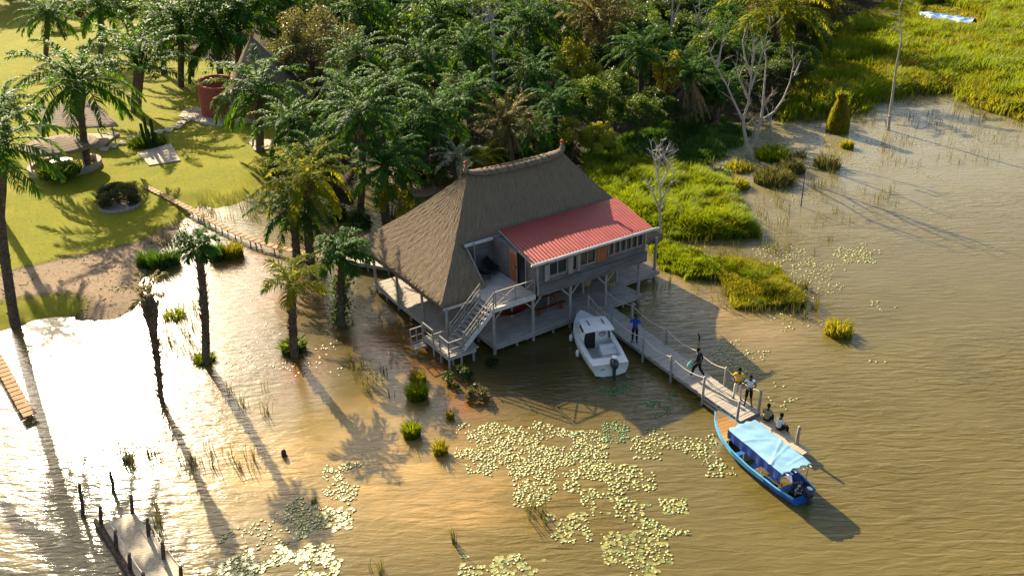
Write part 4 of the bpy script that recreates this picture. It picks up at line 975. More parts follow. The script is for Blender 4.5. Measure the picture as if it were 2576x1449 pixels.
for y in (.6, -.4, -1.4, -2.2): w, sh, _ = interp(TB, y); m = MB(); m.box((0, y, sh - .16), (w * 1.8, .24, .04)); m.build('thwart', M_['blue_hull'], bb)
# canopy: sagging tarp over a frame, dark side curtain, slat ends showing at the stern
CY0, CY1, CW, CZ = -2.45, 1.2, .82, 1.5
def czf(x, y):
    k = (y - CY0) / (CY1 - CY0); s = .03 * math.sin(k * 4 * PI + .4) ** 2
    wr = .03 * math.exp(-((k - .36 - .16 * x) / .018) ** 2) + .025 * math.exp(-((k - .30 - .10 * x) / .014) ** 2) + .018 * math.exp(-((k - .62 + .1 * x) / .02) ** 2) + .02 * math.exp(-((k - .1 - .05 * x) / .012) ** 2) * (x > -.4)
    return CZ - .10 * abs(x) ** 2.2 - s * (1 - abs(x)) + wr + .006 * math.sin(x * 9 + y * 7)
rows = []
for j in range(61):
    y = CY0 + (CY1 - CY0) * j / 60; tw = .02 * math.sin(y * 3); rows.append([((-1 + 2 * i / 24) * (CW + tw), y + .05 * math.sin(i * .9) * (j in (0, 60)), czf(-1 + 2 * i / 24, y)) for i in range(25)])
cn = uvmesh('canopy', rows, M_['tarp'], bb, .1, .1)
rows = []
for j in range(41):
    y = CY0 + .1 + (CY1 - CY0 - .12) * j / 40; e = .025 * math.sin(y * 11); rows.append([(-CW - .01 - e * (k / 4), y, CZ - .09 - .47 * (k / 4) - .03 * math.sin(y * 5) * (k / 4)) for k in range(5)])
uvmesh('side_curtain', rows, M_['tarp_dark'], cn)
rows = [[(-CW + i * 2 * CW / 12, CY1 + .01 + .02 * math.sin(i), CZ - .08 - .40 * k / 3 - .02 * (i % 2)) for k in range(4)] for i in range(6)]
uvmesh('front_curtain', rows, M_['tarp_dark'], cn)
for i in range(7): x = -.62 + i * .21; m = MB(); m.beam((x, CY0 + .15, CZ - .09 - .03 * abs(x)), (x, CY0 - .16, CZ - .10 - .03 * abs(x)), .05, .04); m.build('roof_slat', M_['white'], cn)
for s in (-1, 1):
    for y in (CY0 + .1, -1.2, 0, CY1 - .05): w, sh, _ = interp(TB, y); m = MB(); m.tube([(s * (w - .05), y, sh - .1), (s * (CW - .04), y, CZ - .12)], .022, 6); m.build('canopy_post', M_['tan_wood'], bb)
m = MB(); m.beam((-CW + .05, -.9, .62), (-CW + .1, CY0 + .1, .66), .05, .04); m.build('side_rail', M_['tan_wood'], bb)
outboard(bb, .12, -3.18, .42)
def thing_at(name, lab, cat, bo, x, y, z, group=None, rz=0):
    c, s = math.cos(bo.rotation_euler.z), math.sin(bo.rotation_euler.z); return thing(name, lab, cat, (bo.location.x + x * c - y * s, bo.location.y + x * s + y * c, z), bo.rotation_euler.z + rz, group)
sk = thing_at('sack', 'black and white patterned sack in the stern of the blue boat', 'bag', bb, -.02, -2.72, .12)
def mat_pattern():
    t = NT('patterned_cloth'); v = t.new('ShaderNodeTexVoronoi'); t.l(t.coord(), v.inputs['Vector']); v.inputs['Scale'].default_value = 9
    return t.set(t.ramp(v.outputs['Distance'], [(.35, (.6, .58, .52)), (.5, (.02, .02, .02))]), .8)
M_['pattern'] = mat_pattern()
m = MB(); m.lathe((0, 0, 0), [(.16, 0), (.23, .12), (.22, .34), (.13, .48), (.05, .55)], 12, (1, .8)); m.build('cloth', M_['pattern'], sk, True); m = MB(); m.lathe((0, 0, .53), [(.05, 0), (.07, .06), (.03, .1)], 8); m.build('neck', M_['rope'], sk)
jc = thing_at('fuel_jerrycan', 'black fuel can standing by the outboard in the blue boat', 'can', bb, -.33, -2.6, .1)
m = MB(); m.lathe((0, 0, 0), [(.15, 0), (.16, .03), (.16, .36), (.10, .42)], 4); m.build('body', M_['black'], jc); m = MB(); m.tube([(-.08, 0, .42), (-.06, 0, .48), (.06, 0, .48), (.08, 0, .42)], .016, 6); m.lathe((.09, .06, .4), [(.03, 0), (.03, .05)], 8); m.build('handle', M_['motor'], jc)
gb = thing_at('holdall', 'dark green holdall under the canopy at the stern', 'bag', bb, .28, -2.35, .14)
m = MB(); m.lathe((0, 0, .18), [(.04, -.3), (.16, -.27), (.18, 0), (.16, .27), (.04, .3)], 10); 
for i, (x, y, z) in enumerate(m.v): m.v[i] = (z - .18, y, .18 + x * .9)
m.build('body', M_['motor'], gb, True); m = MB(); m.tube([(-.1, 0, .33), (-.05, 0, .42), (.05, 0, .42), (.1, 0, .33)], .014, 5); m.build('handle', M_['black'], gb)

# ------------------------------------------------------------------ people: one skinned body each, clothes as children
def skin_mesh(name, verts, edges, rads, mat, levels=1):
    me = bpy.data.meshes.new(name + '_src'); me.from_pydata([tuple(v) for v in verts], edges, []); o = bpy.data.objects.new(name + '_src', me); COL.objects.link(o)
    o.modifiers.new('skin', 'SKIN')
    for i, r_ in enumerate(rads):
        s = me.skin_vertices[0].data[i]; s.radius = (r_, r_) if not hasattr(r_, '__len__') else r_; s.use_root = (i == 0)
    sb = o.modifiers.new('sub', 'SUBSURF'); sb.levels = levels; sb.render_levels = levels
    dg = bpy.context.evaluated_depsgraph_get(); ev = o.evaluated_get(dg); r_ = bpy.data.meshes.new_from_object(ev); r_.name = name
    r_.materials.clear(); r_.materials.append(mat); r_.polygons.foreach_set('use_smooth', [True] * len(r_.polygons))
    bpy.data.objects.remove(o); bpy.data.meshes.remove(me); return r_
M_['skin'] = mat_plain('skin', (.055, .030, .020), .5, .4, .1, 5)
M_['hair'] = mat_plain('hair', (.010, .008, .007), .9, .1, .1, 30)
def cloth(name, c): M_[name] = mat_plain(name, c, .85, .15, .12, 10); return M_[name]
cloth('c_blue', (.012, .055, .36)); cloth('c_navy', (.012, .014, .030)); cloth('c_black', (.012, .012, .013)); cloth('c_yellow', (.72, .42, .012)); cloth('c_cream', (.62, .55, .43)); cloth('c_green', (.012, .22, .13)); cloth('c_white', (.62, .66, .66)); cloth('c_olive', (.26, .24, .13)); cloth('c_teal', (.28, .52, .46)); cloth('c_dgreen', (.012, .03, .035))
def V3(*a): return Vector(a)
STAND = dict(pelvis=V3(0, 0, .95), waist=V3(0, 0, 1.10), chest=V3(0, .0, 1.30), neck=V3(0, .01, 1.48), head=V3(0, .03, 1.63), crown=V3(0, .02, 1.74),
             hipL=V3(-.09, 0, .90), hipR=V3(.09, 0, .90), kneeL=V3(-.11, .02, .50), kneeR=V3(.11, .02, .50), ankL=V3(-.12, -.01, .09), ankR=V3(.12, -.01, .09), toeL=V3(-.14, .17, .04), toeR=V3(.14, .17, .04),
             shL=V3(-.18, 0, 1.41), shR=V3(.18, 0, 1.41), elL=V3(-.25, -.02, 1.12), elR=V3(.25, -.02, 1.12), haL=V3(-.26, .06, .88), haR=V3(.26, .06, .88))
def person(label, loc, fwd, pose, top, bottom, sleeve='short', legs='long', shoes='c_black', hair=True, scale=1.0, extra=None, sleeve_mat=None):
    J = {k: v.copy() for k, v in STAND.items()}; J.update(pose)
    root = thing('person', label, 'person', loc, math.atan2(-fwd[0], fwd[1])); root.scale = (scale,) * 3
    V = []; E = []; R = []
    def add(p, r_, par=None):
        V.append(Vector(p)); R.append(r_)
        if par is not None: E.append((par, len(V) - 1))
        return len(V) - 1
    pe = add(J['pelvis'], (.135, .11)); wa = add(J['waist'], (.12, .095), pe); ch = add(J['chest'], (.15, .11), wa); sb = add(J['chest'].lerp(J['neck'], .62), (.10, .08), ch); nk = add(J['neck'], .055, sb)
    hd = J['head']; up = (J['crown'] - hd).normalized(); chin = add(hd - up * .045, (.062, .072), nk); mid = add(hd + up * .02, (.078, .092), chin); add(J['crown'] - up * .02, (.062, .075), mid)
    for s in 'LR':
        sh = add(J['sh' + s], .058, sb); a = add(J['sh' + s].lerp(J['el' + s], .45), .047, sh); el = add(J['el' + s], .040, a); b = add(J['el' + s].lerp(J['ha' + s], .4), .036, el); wr = add(J['ha' + s].lerp(J['el' + s], .10), .025, b)
        d = (J['ha' + s] - J['el' + s]).normalized(); pa = add(J['ha' + s] + d * .035, .030, wr); sd = d.orthogonal().normalized(); cr = d.cross(sd)
        for f, (o, ln) in enumerate(((-.026, .065), (-.009, .075), (.009, .072), (.026, .058))):
            k1 = add(J['ha' + s] + d * .085 + sd * o, .010, pa); k2 = add(V[k1] + (d * .8 + cr * .5) * ln * .5, .009, k1); add(V[k2] + (d * .35 + cr * .9) * ln * .45, .008, k2)
        t1 = add(J['ha' + s] + d * .035 + sd * .045, .011, pa); add(V[t1] + (d * .8 + sd * .35 + cr * .4) * .05, .009, t1)
        hp_ = add(J['hip' + s], .088, pe); th = add(J['hip' + s].lerp(J['knee' + s], .5), .074, hp_); kn = add(J['knee' + s], .056, th); cf = add(J['knee' + s].lerp(J['ank' + s], .4), .052, kn); an = add(J['ank' + s], .036, cf); add(J['ank' + s].lerp(J['toe' + s], .55) - Vector((0, 0, .01)), .036, an); add(J['toe' + s], .028, len(V) - 1)
    body = link('body', skin_mesh('body', V, E, R, M_['skin']), root)
    f = Vector((0, 1, 0)); m = MB(); c = hd + up * .02
    m.ball(c + Vector((0, .098, -.012)), .018, 8, (.8, 1.1, 1.3))
    for s in (-1, 1): m.ball(c + Vector((s * .082, .0, -.005)), .026, 8, (.4, .8, 1.2))
    m.build('nose_and_ears', M_['skin'], body)
    for s in (-1, 1): m = MB(); m.ball(c + Vector((s * .032, .082, .018)), .009, 8, (1.2, .7, .7)); m.build('eye', M_['c_white'], body)
    m = MB(); m.ball(c + Vector((0, .088, -.052)), .016, 8, (1.6, .6, .5)); m.build('mouth', M_['red_wood'], body)
    if hair: m = MB(); m.ball(c + up * .035 + Vector((0, -.022, 0)), .104, 14, (.86, .98, .98)); m.build('hair', M_['hair'], root, True)
    # top
    V = []; E = []; R = []
    x = .016; a0 = add(J['pelvis'] + V3(0, 0, .02), (.15 + x, .12 + x)); a1 = add(J['waist'], (.135 + x, .11 + x), a0); a2 = add(J['chest'], (.155 + x, .115 + x), a1); a3 = add(J['chest'].lerp(J['neck'], .62), (.105 + x, .085 + x), a2); add(J['neck'] - V3(0, 0, .03), .068, a3)
    sv = []
    for s in 'LR':
        sh = add(J['sh' + s], .070, a3); k = {'short': .62, 'long': 1.0}[sleeve]; e1 = add(J['sh' + s].lerp(J['el' + s], k), .062 if sleeve == 'short' else .054, sh)
        if sleeve == 'long': add(J['el' + s].lerp(J['ha' + s], .85), .040, e1)
    sh_o = link('shirt', skin_mesh('shirt', V, E, R, M_[top]), root)
    if sleeve_mat:
        for s in 'LR':
            V = []; E = []; R = []; q = add(J['sh' + s].lerp(J['neck'], .2) - V3(0, 0, .02), .078); add(J['sh' + s].lerp(J['el' + s], .3), .076, q); add(J['sh' + s].lerp(J['el' + s], .66), .068, len(V) - 1); link('sleeve', skin_mesh('sleeve', V, E, R, M_[sleeve_mat]), root)
    V = []; E = []; R = []; b0 = add(J['pelvis'] + V3(0, 0, .05), (.142, .118)); b1 = add(J['pelvis'] - V3(0, 0, .02), (.15, .125), b0)
    for s in 'LR':
        h_ = add(J['hip' + s], .104, b1); t_ = add(J['hip' + s].lerp(J['knee' + s], .5), .092, h_); k_ = add(J['knee' + s], .076, t_)
        if legs == 'long': c_ = add(J['knee' + s].lerp(J['ank' + s], .5), .070, k_); add(J['ank' + s] + V3(0, 0, .02), .062, c_)
        else: add(J['knee' + s].lerp(J['ank' + s], .22), .078, k_)
    link('trousers' if legs == 'long' else 'shorts', skin_mesh('trousers', V, E, R, M_[bottom]), root)
    for s in 'LR':
        V = []; E = []; R = []; q = add(J['ank' + s] + V3(0, -.03, -.045), .046); add(J['ank' + s].lerp(J['toe' + s], .6) - V3(0, 0, .01), .046, q); add(J['toe' + s], .036, len(V) - 1); link('shoe', skin_mesh('shoe', V, E, R, M_[shoes]), root)
    if extra: extra(root, J)
    return root
def cam_fwd(p): v = Vector((-p.x, -p.y)); return v.normalized()
px = lambda u, v: hw(u, v, ZD)
p = px(6.62, -4.4)
person('man in royal blue shirt holding a camera to his face on the pier', p, cam_fwd(p), dict(elL=V3(-.30, .12, 1.28), elR=V3(.30, .12, 1.28), haL=V3(-.09, .24, 1.53), haR=V3(.09, .24, 1.53), toeL=V3(-.17, .15, .04), toeR=V3(.17, .15, .04)), 'c_blue', 'c_navy', 'long')
def camera_thing(p, fwd, h, lab, d=.30):
    o = thing('camera', lab, 'camera', (p.x + fwd[0] * d, p.y + fwd[1] * d, p.z + h), math.atan2(-fwd[0], fwd[1])); m = MB(); m.box((0, 0, 0), (.15, .07, .10)); m.box((0, 0, .065), (.06, .05, .03)); m.build('body', M_['black'], o); m = MB(); m.tube([(0, .03, 0), (0, .12, 0)], [.04, .045], 10); m.build('lens', M_['motor'], o)
camera_thing(p, cam_fwd(p), 1.58, 'black camera held up by the man in blue', .26)
p = px(6.80, -9.15); f2 = (-HV * -.2 + HU * -1).xy.normalized(); f2 = Vector((-.75, .35)).normalized()
person('man in dark clothes walking along the pier with a pale green bag', p, f2, dict(hipL=V3(-.09, .02, .92), hipR=V3(.09, -.02, .92), kneeL=V3(-.10, .22, .53), ankL=V3(-.10, .30, .11), toeL=V3(-.11, .47, .09), kneeR=V3(.10, -.08, .50), ankR=V3(.11, -.32, .13), toeR=V3(.12, -.17, .04), elL=V3(-.25, .06, 1.13), haL=V3(-.24, .24, .94), elR=V3(.24, -.14, 1.14), haR=V3(.25, -.10, .88), chest=V3(0, .03, 1.30), neck=V3(0, .05, 1.48), head=V3(0, .09, 1.63), crown=V3(0, .08, 1.74)), 'c_navy', 'c_black', 'long', 'long', 'c_white')
bag = thing('carrier_bag', 'pale green carrier bag held by the walking man', 'bag', (p.x + f2.x * .25 + f2.y * -.28, p.y + f2.y * .25 + f2.x * -.1, p.z + .42), math.atan2(-f2.x, f2.y))
m = MB(); m.lathe((0, 0, 0), [(.10, 0), (.19, .05), (.20, .22), (.12, .36), (.04, .46)], 10, (.45, 1)); m.build('body', M_['c_teal'], bag, True); m = MB(); m.tube([(0, -.06, .40), (0, 0, .52), (0, .06, .40)], .008, 5); m.build('handle', M_['c_teal'], bag)
p = px(6.95, -11.75)
def shirt_mark(root, J):
    m = MB(); m.box((0, .148, 1.30), (.16, .012, .07)); m.box((0, .1485, 1.22), (.09, .012, .03)); m.build('chest_print', M_['c_cream'], root)
person('man in bright yellow T-shirt and cream trousers with arms bent, on the pier', p, (cam_fwd(p) + Vector((-.12, .0))).normalized(), dict(elL=V3(-.30, -.02, 1.14), elR=V3(.31, -.03, 1.15), haL=V3(-.12, .24, 1.06), haR=V3(.20, .20, 1.10), kneeL=V3(-.13, .03, .5), ankL=V3(-.17, 0, .09), toeL=V3(-.25, .14, .04), kneeR=V3(.12, .03, .5), ankR=V3(.15, .03, .09), toeR=V3(.18, .20, .04)), 'c_yellow', 'c_cream', 'short', 'long', 'c_black', True, 1.03, shirt_mark)
p = px(6.98, -12.45)
person('man in green sleeved white shirt and black knee length shorts holding a camera', p, cam_fwd(p), dict(elL=V3(-.30, .02, 1.14), elR=V3(.30, .02, 1.14), haL=V3(-.08, .24, 1.12), haR=V3(.09, .24, 1.10), head=V3(0, .06, 1.61), crown=V3(0, .07, 1.72), ankL=V3(-.16, .0, .09), toeL=V3(-.22, .15, .04), ankR=V3(.15, .02, .09), toeR=V3(.19, .18, .04)), 'c_white', 'c_black', 'short', 'shorts', 'c_black', True, 1.0, None, 'c_green')
camera_thing(p, cam_fwd(p), 1.12, 'dark camera held at the waist by the man in shorts', .30)
SIT = dict(pelvis=V3(0, 0, .10), waist=V3(0, .01, .26), chest=V3(0, .05, .46), neck=V3(0, .09, .64), head=V3(0, .14, .79), crown=V3(0, .13, .90), hipL=V3(-.10, .03, .09), hipR=V3(.10, .03, .09), kneeL=V3(-.13, .46, .14), kneeR=V3(.13, .46, .14), ankL=V3(-.13, .48, -.22), ankR=V3(.13, .48, -.22), toeL=V3(-.14, .64, -.27), toeR=V3(.14, .64, -.27),
           shL=V3(-.18, .06, .57), shR=V3(.18, .06, .57), elL=V3(-.26, .16, .32), elR=V3(.26, .16, .32), haL=V3(-.12, .38, .24), haR=V3(.12, .38, .24))
fw = (HU * .85 + HV * .25).xy.normalized()
person('man in an olive shirt sitting at the end of the pier', hw(6.86, -13.75, .42), fw, SIT, 'c_olive', 'c_navy', 'short', 'long', 'c_black')
fw2 = (HU * .9 - HV * .2).xy.normalized()
person('man in a white T-shirt sitting beyond the canopy, lower than his neighbour in olive', hw(6.78, -14.55, .40), fw2, SIT, 'c_white', 'c_black', 'short', 'long', 'c_black', True, .98)
# ------------------------------------------------------------------ garden buildings
def P3(x, y, z): return at(x, y, z)
pv = thing('garden_pavilion', 'open pavilion with a square weathered shingle roof on the left lawn', 'pavilion', at(205, 395, .3))
def loc(root, p): return Vector(p) - root.location
c4 = [P3(131, 323, 2.5), P3(297, 315, 2.5), P3(240, 257, 3.25), P3(82, 267, 3.25)]
rows = []
for j in range(13):
    t = j / 12; rows.append([loc(pv, c4[0].lerp(c4[1], i / 20).lerp(c4[3].lerp(c4[2], i / 20), t)) + Vector((0, 0, .05 * (j % 2) + .02 * math.sin(i * 2 + j))) for i in range(21)])
ro = uvmesh('roof', rows, M_['shingle'], pv, .4, .42)
m = MB()
for a, b in ((0, 1), (1, 2), (2, 3), (3, 0)): m.beam(loc(pv, c4[a]) - Vector((0, 0, .1)), loc(pv, c4[b]) - Vector((0, 0, .1)), .08, .16)
m.build('eave_board', M_['grey_wood_x'], ro)
for (a, b) in ((.08, .1), (.93, .1), (.90, .85), (.10, .85), (.5, .1)):
    p = loc(pv, c4[0].lerp(c4[1], a).lerp(c4[3].lerp(c4[2], a), b)); m = MB(); m.tube([(p.x, p.y, -.3), (p.x, p.y, p.z - .1)], .07, 7); m.build('post', M_['grey_wood'], pv)
p0, p1 = loc(pv, c4[0].lerp(c4[3], .45)), loc(pv, c4[3]); m = MB(); m.beam((p0.x - .3, p0.y, 1.35), (p1.x - .3, p1.y, 1.35), .12, 2.0); m.build('side_wall', M_['stone'], pv)
q0 = loc(pv, c4[0].lerp(c4[1], .5).lerp(c4[3].lerp(c4[2], .5), .4)); m = MB(); m.box((q0.x + .4, q0.y, .16), (5.6, 3.4, .3)); m.build('floor', M_['stone'], pv)
m = MB()
for i in range(3): m.box((q0.x + 2.0, q0.y - 1.9 - i * .4, .22 - i * .08), (2.6, .38, .07))
m.build('step', M_['deck'], pv)
gzb = at(150, 362, 2.75); gz0 = Vector((gzb.x, gzb.y, .3)); GR = 88 * mpp(gzb)
gb_ = thing('round_gazebo', 'round gazebo with a flat disc roof and low curved stone wall', 'gazebo', gz0)
m = MB(); r = random.Random(2); prof = [(GR * 1.0, -.30), (GR * 1.02, -.12), (GR * .98, -.02), (GR * .6, .26), (GR * .3, .42), (.2, .55), (.05, .58)]; m.lathe((0, 0, 2.5), prof, 36)
V = [Vector(v) for v in m.v]; UVs = [(math.atan2(v.y, v.x) * GR * .6, math.hypot(v.x, v.y)) for v in V]
me = m.mesh('roof', M_['shingle']); uv = me.uv_layers.new(name='UVMap'); vi = np.zeros(len(me.loops), np.int32); me.loops.foreach_get('vertex_index', vi); uv.data.foreach_set('uv', np.array(UVs, np.float32)[vi].ravel()); link('roof', me, gb_)
for k in range(9): a = k * 2 * PI / 9 + .2; m = MB(); m.tube([(math.cos(a) * GR * .86, math.sin(a) * GR * .86, -.2), (math.cos(a) * GR * .86, math.sin(a) * GR * .86, 2.35)], .075, 7); m.build('post', M_['grey_wood'], gb_)
m = MB(); n = 30
for k in range(n - 5):
    a0, a1 = 2 * PI * k / n + 2.2, 2 * PI * (k + 1) / n + 2.2; R0, R1 = GR * .98, GR * .86
    m.hexa([(math.cos(a) * R, math.sin(a) * R, z) for z in (-.2, .62) for a, R in ((a0, R1), (a0, R0), (a1, R0), (a1, R1))])
m.build('low_wall', M_['stone_wall'], gb_)
m = MB(); m.lathe((0, 0, 0), [(GR * .84, -.1), (GR * .84, .06), (.1, .061)], 28); m.build('floor', M_['stone'], gb_)
m = MB(); m.lathe((-.4, .2, 0), [(.14, 0), (.14, .7), (1.0, .72), (1.0, .78), (.1, .781)], 18); m.build('round_table', M_['white'], gb_)
# clay hut
hb_ = at(655, 312, .3); hut = thing('clay_hut', 'red clay walled round hut with a tall conical thatched roof behind the palms', 'hut', hb_); k = mpp(hb_ + Vector((0, 0, 3)))
HR = 98 * k; m = MB(); m.lathe((0, HR, 0), [(HR * 1.0, -.3), (HR * .98, .3), (HR * .97, 2.7), (HR * .93, 2.7)], 30); m.build('wall', M_['clay'], hut)
m = MB(); m.lathe((0, HR, 0), [(HR * 1.0, -.2), (HR * 1.02, .5), (HR * .985, .52)], 30); m.build('plinth', M_['stone'], hut)
ap = above(hb_ + Vector((0, HR, 0)), 633, 96); HA = ap.z - .3
rows = []
for j in range(19):
    t = j / 18; R = HR * 1.16 * (1 - t) ** .9 + .12; z = 2.35 + (HA - 2.35) * (t - .05 * math.sin(PI * t)); rows.append([((ap.x - hb_.x) * t + math.cos(2 * PI * i / 40) * R, HR + math.sin(2 * PI * i / 40) * R, z + .03 * math.sin(i * 3 + j)) for i in range(41)])
uvmesh('thatch_roof', rows, M_['thatch'], hut, .5, .42)
m = MB(); m.lathe((ap.x - hb_.x, HR, HA - .1), [(.30, -.2), (.14, .1), (.2, .2), (.1, .34), (.16, .5), (.04, .6)], 10); m.build('finial', M_['orange_wood'], hut)
ab = at(545, 300, .3); AR = 48 * mpp(ab); yd = at(545, 300, .3) - hb_; hgt = above(ab, 540, 216).z - .3
m = MB(); n = 40
for i in range(n):
    a0, a1 = 2 * PI * i / n, 2 * PI * (i + 1) / n; c = Vector((yd.x, yd.y + AR, 0))
    za = hgt - .35 * math.sin(a0 * 1.0 + 2.6); zb = hgt - .35 * math.sin(a1 + 2.6)
    P = []
    for z0, z1 in ((-.2, -.2), (za, zb)):
        P += [c + Vector((math.cos(a0) * (AR - .3), math.sin(a0) * (AR - .3), z0)), c + Vector((math.cos(a0) * AR * (1.04 if z0 < 0 else 1), math.sin(a0) * AR * (1.04 if z0 < 0 else 1), z0)), c + Vector((math.cos(a1) * AR * (1.04 if z0 < 0 else 1), math.sin(a1) * AR * (1.04 if z0 < 0 else 1), z1)), c + Vector((math.cos(a1) * (AR - .3), math.sin(a1) * (AR - .3), z1))]
    m.hexa(P)
m.build('courtyard_wall', M_['clay'], hut)
def slab_poly(pts, z, th, name, mat, label, cat, group=None):
    b = [at(x, y, z) for x, y in pts]; c = sum(b, Vector()) / len(b); o = MB(); n = len(b); r = random.Random(int(c.x * 100))
    o.v = [tuple(p - c - Vector((0, 0, th))) for p in b] + [tuple(p - c) for p in b]; o.f = [tuple(range(n))[::-1], tuple(range(n, 2 * n))] + [(i, (i + 1) % n, n + (i + 1) % n, n + i) for i in range(n)]; o.m = [0] * len(o.f)
    if sum((b[i].x * b[(i + 1) % n].y - b[(i + 1) % n].x * b[i].y) for i in range(n)) < 0: o.f = [f[::-1] for f in o.f]
    ob = o.build(name, M_[mat]); ob.location = c; return tag(ob, label, cat, group)
slab_poly([(345, 384), (375, 416), (454, 403), (430, 361)], .44, .2, 'paving_slab', 'stone', 'large flat beige slab on the lawn below the cactus bed', 'slab')
slab_poly([(462, 276), (476, 300), (512, 312), (560, 318), (560, 290), (500, 272)], .46, .2, 'terrace_slab', 'stone', 'pale curved concrete apron in front of the clay hut wall', 'slab')
slab_poly([(622, 352), (640, 378), (700, 372), (690, 350)], .46, .2, 'paving_slab', 'stone', 'grey brown slab at the foot of the palm before the hut', 'slab')
for i, (x, y) in enumerate([(262, 374), (284, 366), (308, 358), (330, 348), (352, 342), (376, 336), (400, 330), (424, 326), (446, 318), (458, 306), (470, 300), (462, 290), (484, 284), (500, 276), (470, 280)]):
    a = random.Random(i).uniform(-3, 3)
    slab_poly([(x - 13, y + 3 + a * .3), (x + 6, y + 6), (x + 14, y - 3), (x - 4, y - 6 + a * .3)], .50, .1, 'stepping_stone', 'stone', 'flat tan stepping stone in the path curving across the lawn to the clay hut', 'stepping stone', 'stepping stones on the lawn')
pb = at(300, 520, .4); pl_ = thing('planter', 'low round stone ring under the clipped bush', 'planter', pb); m = MB(); R = 50 * mpp(pb); m.lathe((0, .2, 0), [(R, -.2), (R * 1.02, .14), (R * .9, .15), (R * .88, .02), (.1, .021)], 26); m.build('ring', M_['stone_wall'], pl_)
# boardwalks of separate plank slabs
def boardwalk(name, pts, label, zt, wid, seed, gap=.13, sl=.52):
    P = [at(x, y, zt) for x, y in pts]; root = thing(name, label, 'boardwalk', (P[0].x, P[0].y, 0)); r = random.Random(seed)
    L = [0]
    for a, b in zip(P, P[1:]): L.append(L[-1] + (b - a).length)
    s = 0
    while s < L[-1] - sl:
        def pos(q):
            i = max(k for k in range(len(L)) if L[k] <= q + 1e-6); i = min(i, len(P) - 2); return P[i].lerp(P[i + 1], (q - L[i]) / (L[i + 1] - L[i]))
        a, b = pos(s), pos(s + sl); d = (b - a).normalized(); n = Vector((-d.y, d.x, 0)); c = (a + b) / 2; rz = math.atan2(d.y, d.x) + r.uniform(-.05, .05); m = MB()
        for k in range(4): m.box(((c.x - P[0].x) + d.x * (k - 1.5) * sl / 4.1, (c.y - P[0].y) + d.y * (k - 1.5) * sl / 4.1, zt - .03 + r.uniform(-.004, .004)), (sl / 4.3, wid + r.uniform(-.03, .03), .05), rz)
        m.box((c.x - P[0].x, c.y - P[0].y, zt - .11), (sl * .9, .08, .1), rz); m.build('slab', M_['plank_tile'], root)
        if int(s / (sl + gap)) % 3 == 0:
            m = MB()
            for e in (-1, 1): q = Vector((c.x - P[0].x, c.y - P[0].y, 0)) + n * e * wid * .4; m.tube([(q.x, q.y, -.8), (q.x, q.y, zt - .06)], .05, 6)
            m.build('support', M_['grey_wood'], root)
        s += sl + gap
    return root
boardwalk('boardwalk', [(366, 468), (410, 490), (450, 511), (500, 537), (545, 561), (590, 583), (640, 604), (700, 622), (760, 634), (815, 646)], 'narrow boardwalk of brown plank slabs leading from the lawn to the house', .50, .52, 3)
boardwalk('boardwalk', [(-14, 892), (0, 916), (20, 950), (42, 990), (60, 1022), (82, 1052)], 'short boardwalk of tan slabs at the left edge beside the glare', .35, .6, 4, .09, .42)
ww = thing('plank_walkway', 'sunlit plank walkway joining the boardwalk to the back corner of the house', 'walkway', at(930, 655, .55)); m = MB(); a0, a1, b0, b1 = [loc(ww, at(x, y, .55)) for x, y in ((862, 655), (990, 676), (876, 637), (1010, 656))]
for i in range(22):
    t0, t1 = i / 22, (i + .93) / 22; p = [a0.lerp(a1, t0), a0.lerp(a1, t1), b0.lerp(b1, t1), b0.lerp(b1, t0)]; m.hexa([q - Vector((0, 0, .05)) for q in p] + p)
m.build('deck_board', M_['deck_y'], ww); m = MB(); m.beam(a0 - Vector((0, 0, .14)), a1 - Vector((0, 0, .14)), .07, .16); m.beam(b0 - Vector((0, 0, .14)), b1 - Vector((0, 0, .14)), .07, .16); m.build('beam', M_['grey_wood_x'], ww)
for t in (.1, .5, .9):
    for s, e in ((a0, a1), (b0, b1)): q = s.lerp(e, t); m = MB(); m.tube([(q.x, q.y, -1.4), (q.x, q.y, -.06)], .06, 6); m.build('stilt', M_['grey_wood'], ww)
# half drowned jetty at lower left
dk = thing('old_jetty', 'half drowned jetty with dark posts and rope rails in the lower left corner', 'jetty', at(350, 1400, 0)); D = lambda x, y, z=0: loc(dk, at(x, y, z))
m = MB(); a0, a1, b0, b1 = D(256, 1318, .15), D(372, 1500, .15), D(340, 1290, .15), D(500, 1490, .15)
for i in range(34):
    t0, t1 = i / 34, (i + .95) / 34; p = [a0.lerp(a1, t0), a0.lerp(a1, t1), b0.lerp(b1, t1), b0.lerp(b1, t0)]; m.hexa([q - Vector((0, 0, .05)) for q in p] + p)
m.build('deck_board', mat_plain('wet_board', (.36, .30, .21), .6, .25, .25, 6), dk)
m = MB(); m.beam(D(240, 1312, .12), D(352, 1490, .12), .14, .30); m.beam(D(252, 1316, .1), D(362, 1490, .1), .08, .22); m.build('edge_beam', M_['bark'], dk)
lt = []; rt = []
for L_, lst in ((lt, ((252, 1321, 1274), (290, 1390, 1334), (325, 1440, 1391), (360, 1492, 1440))), (rt, ((330, 1289, 1246), (371, 1353, 1305), (409, 1411, 1361), (454, 1472, 1423)))):
    for x, yb, yt in lst:
        b = at(x + 3, yb, 0); t = above(b, x, yt); m = MB(); q = loc(dk, b); w = loc(dk, t); m.tube([q - Vector((0, 0, .8)), q, q.lerp(w, .6), w], [.09, .085, .085, .07], 8); m.build('post', M_['bark'], dk); L_.append(w - Vector((0, 0, .06)))
for L_ in (lt, rt):
    for a, b in zip(L_, L_[1:]): m = MB(); m.tube([a.lerp(b, i / 6) - Vector((0, 0, .08 * math.sin(PI * i / 6))) for i in range(7)], .018, 5); m.build('rope', M_['rope'], dk)
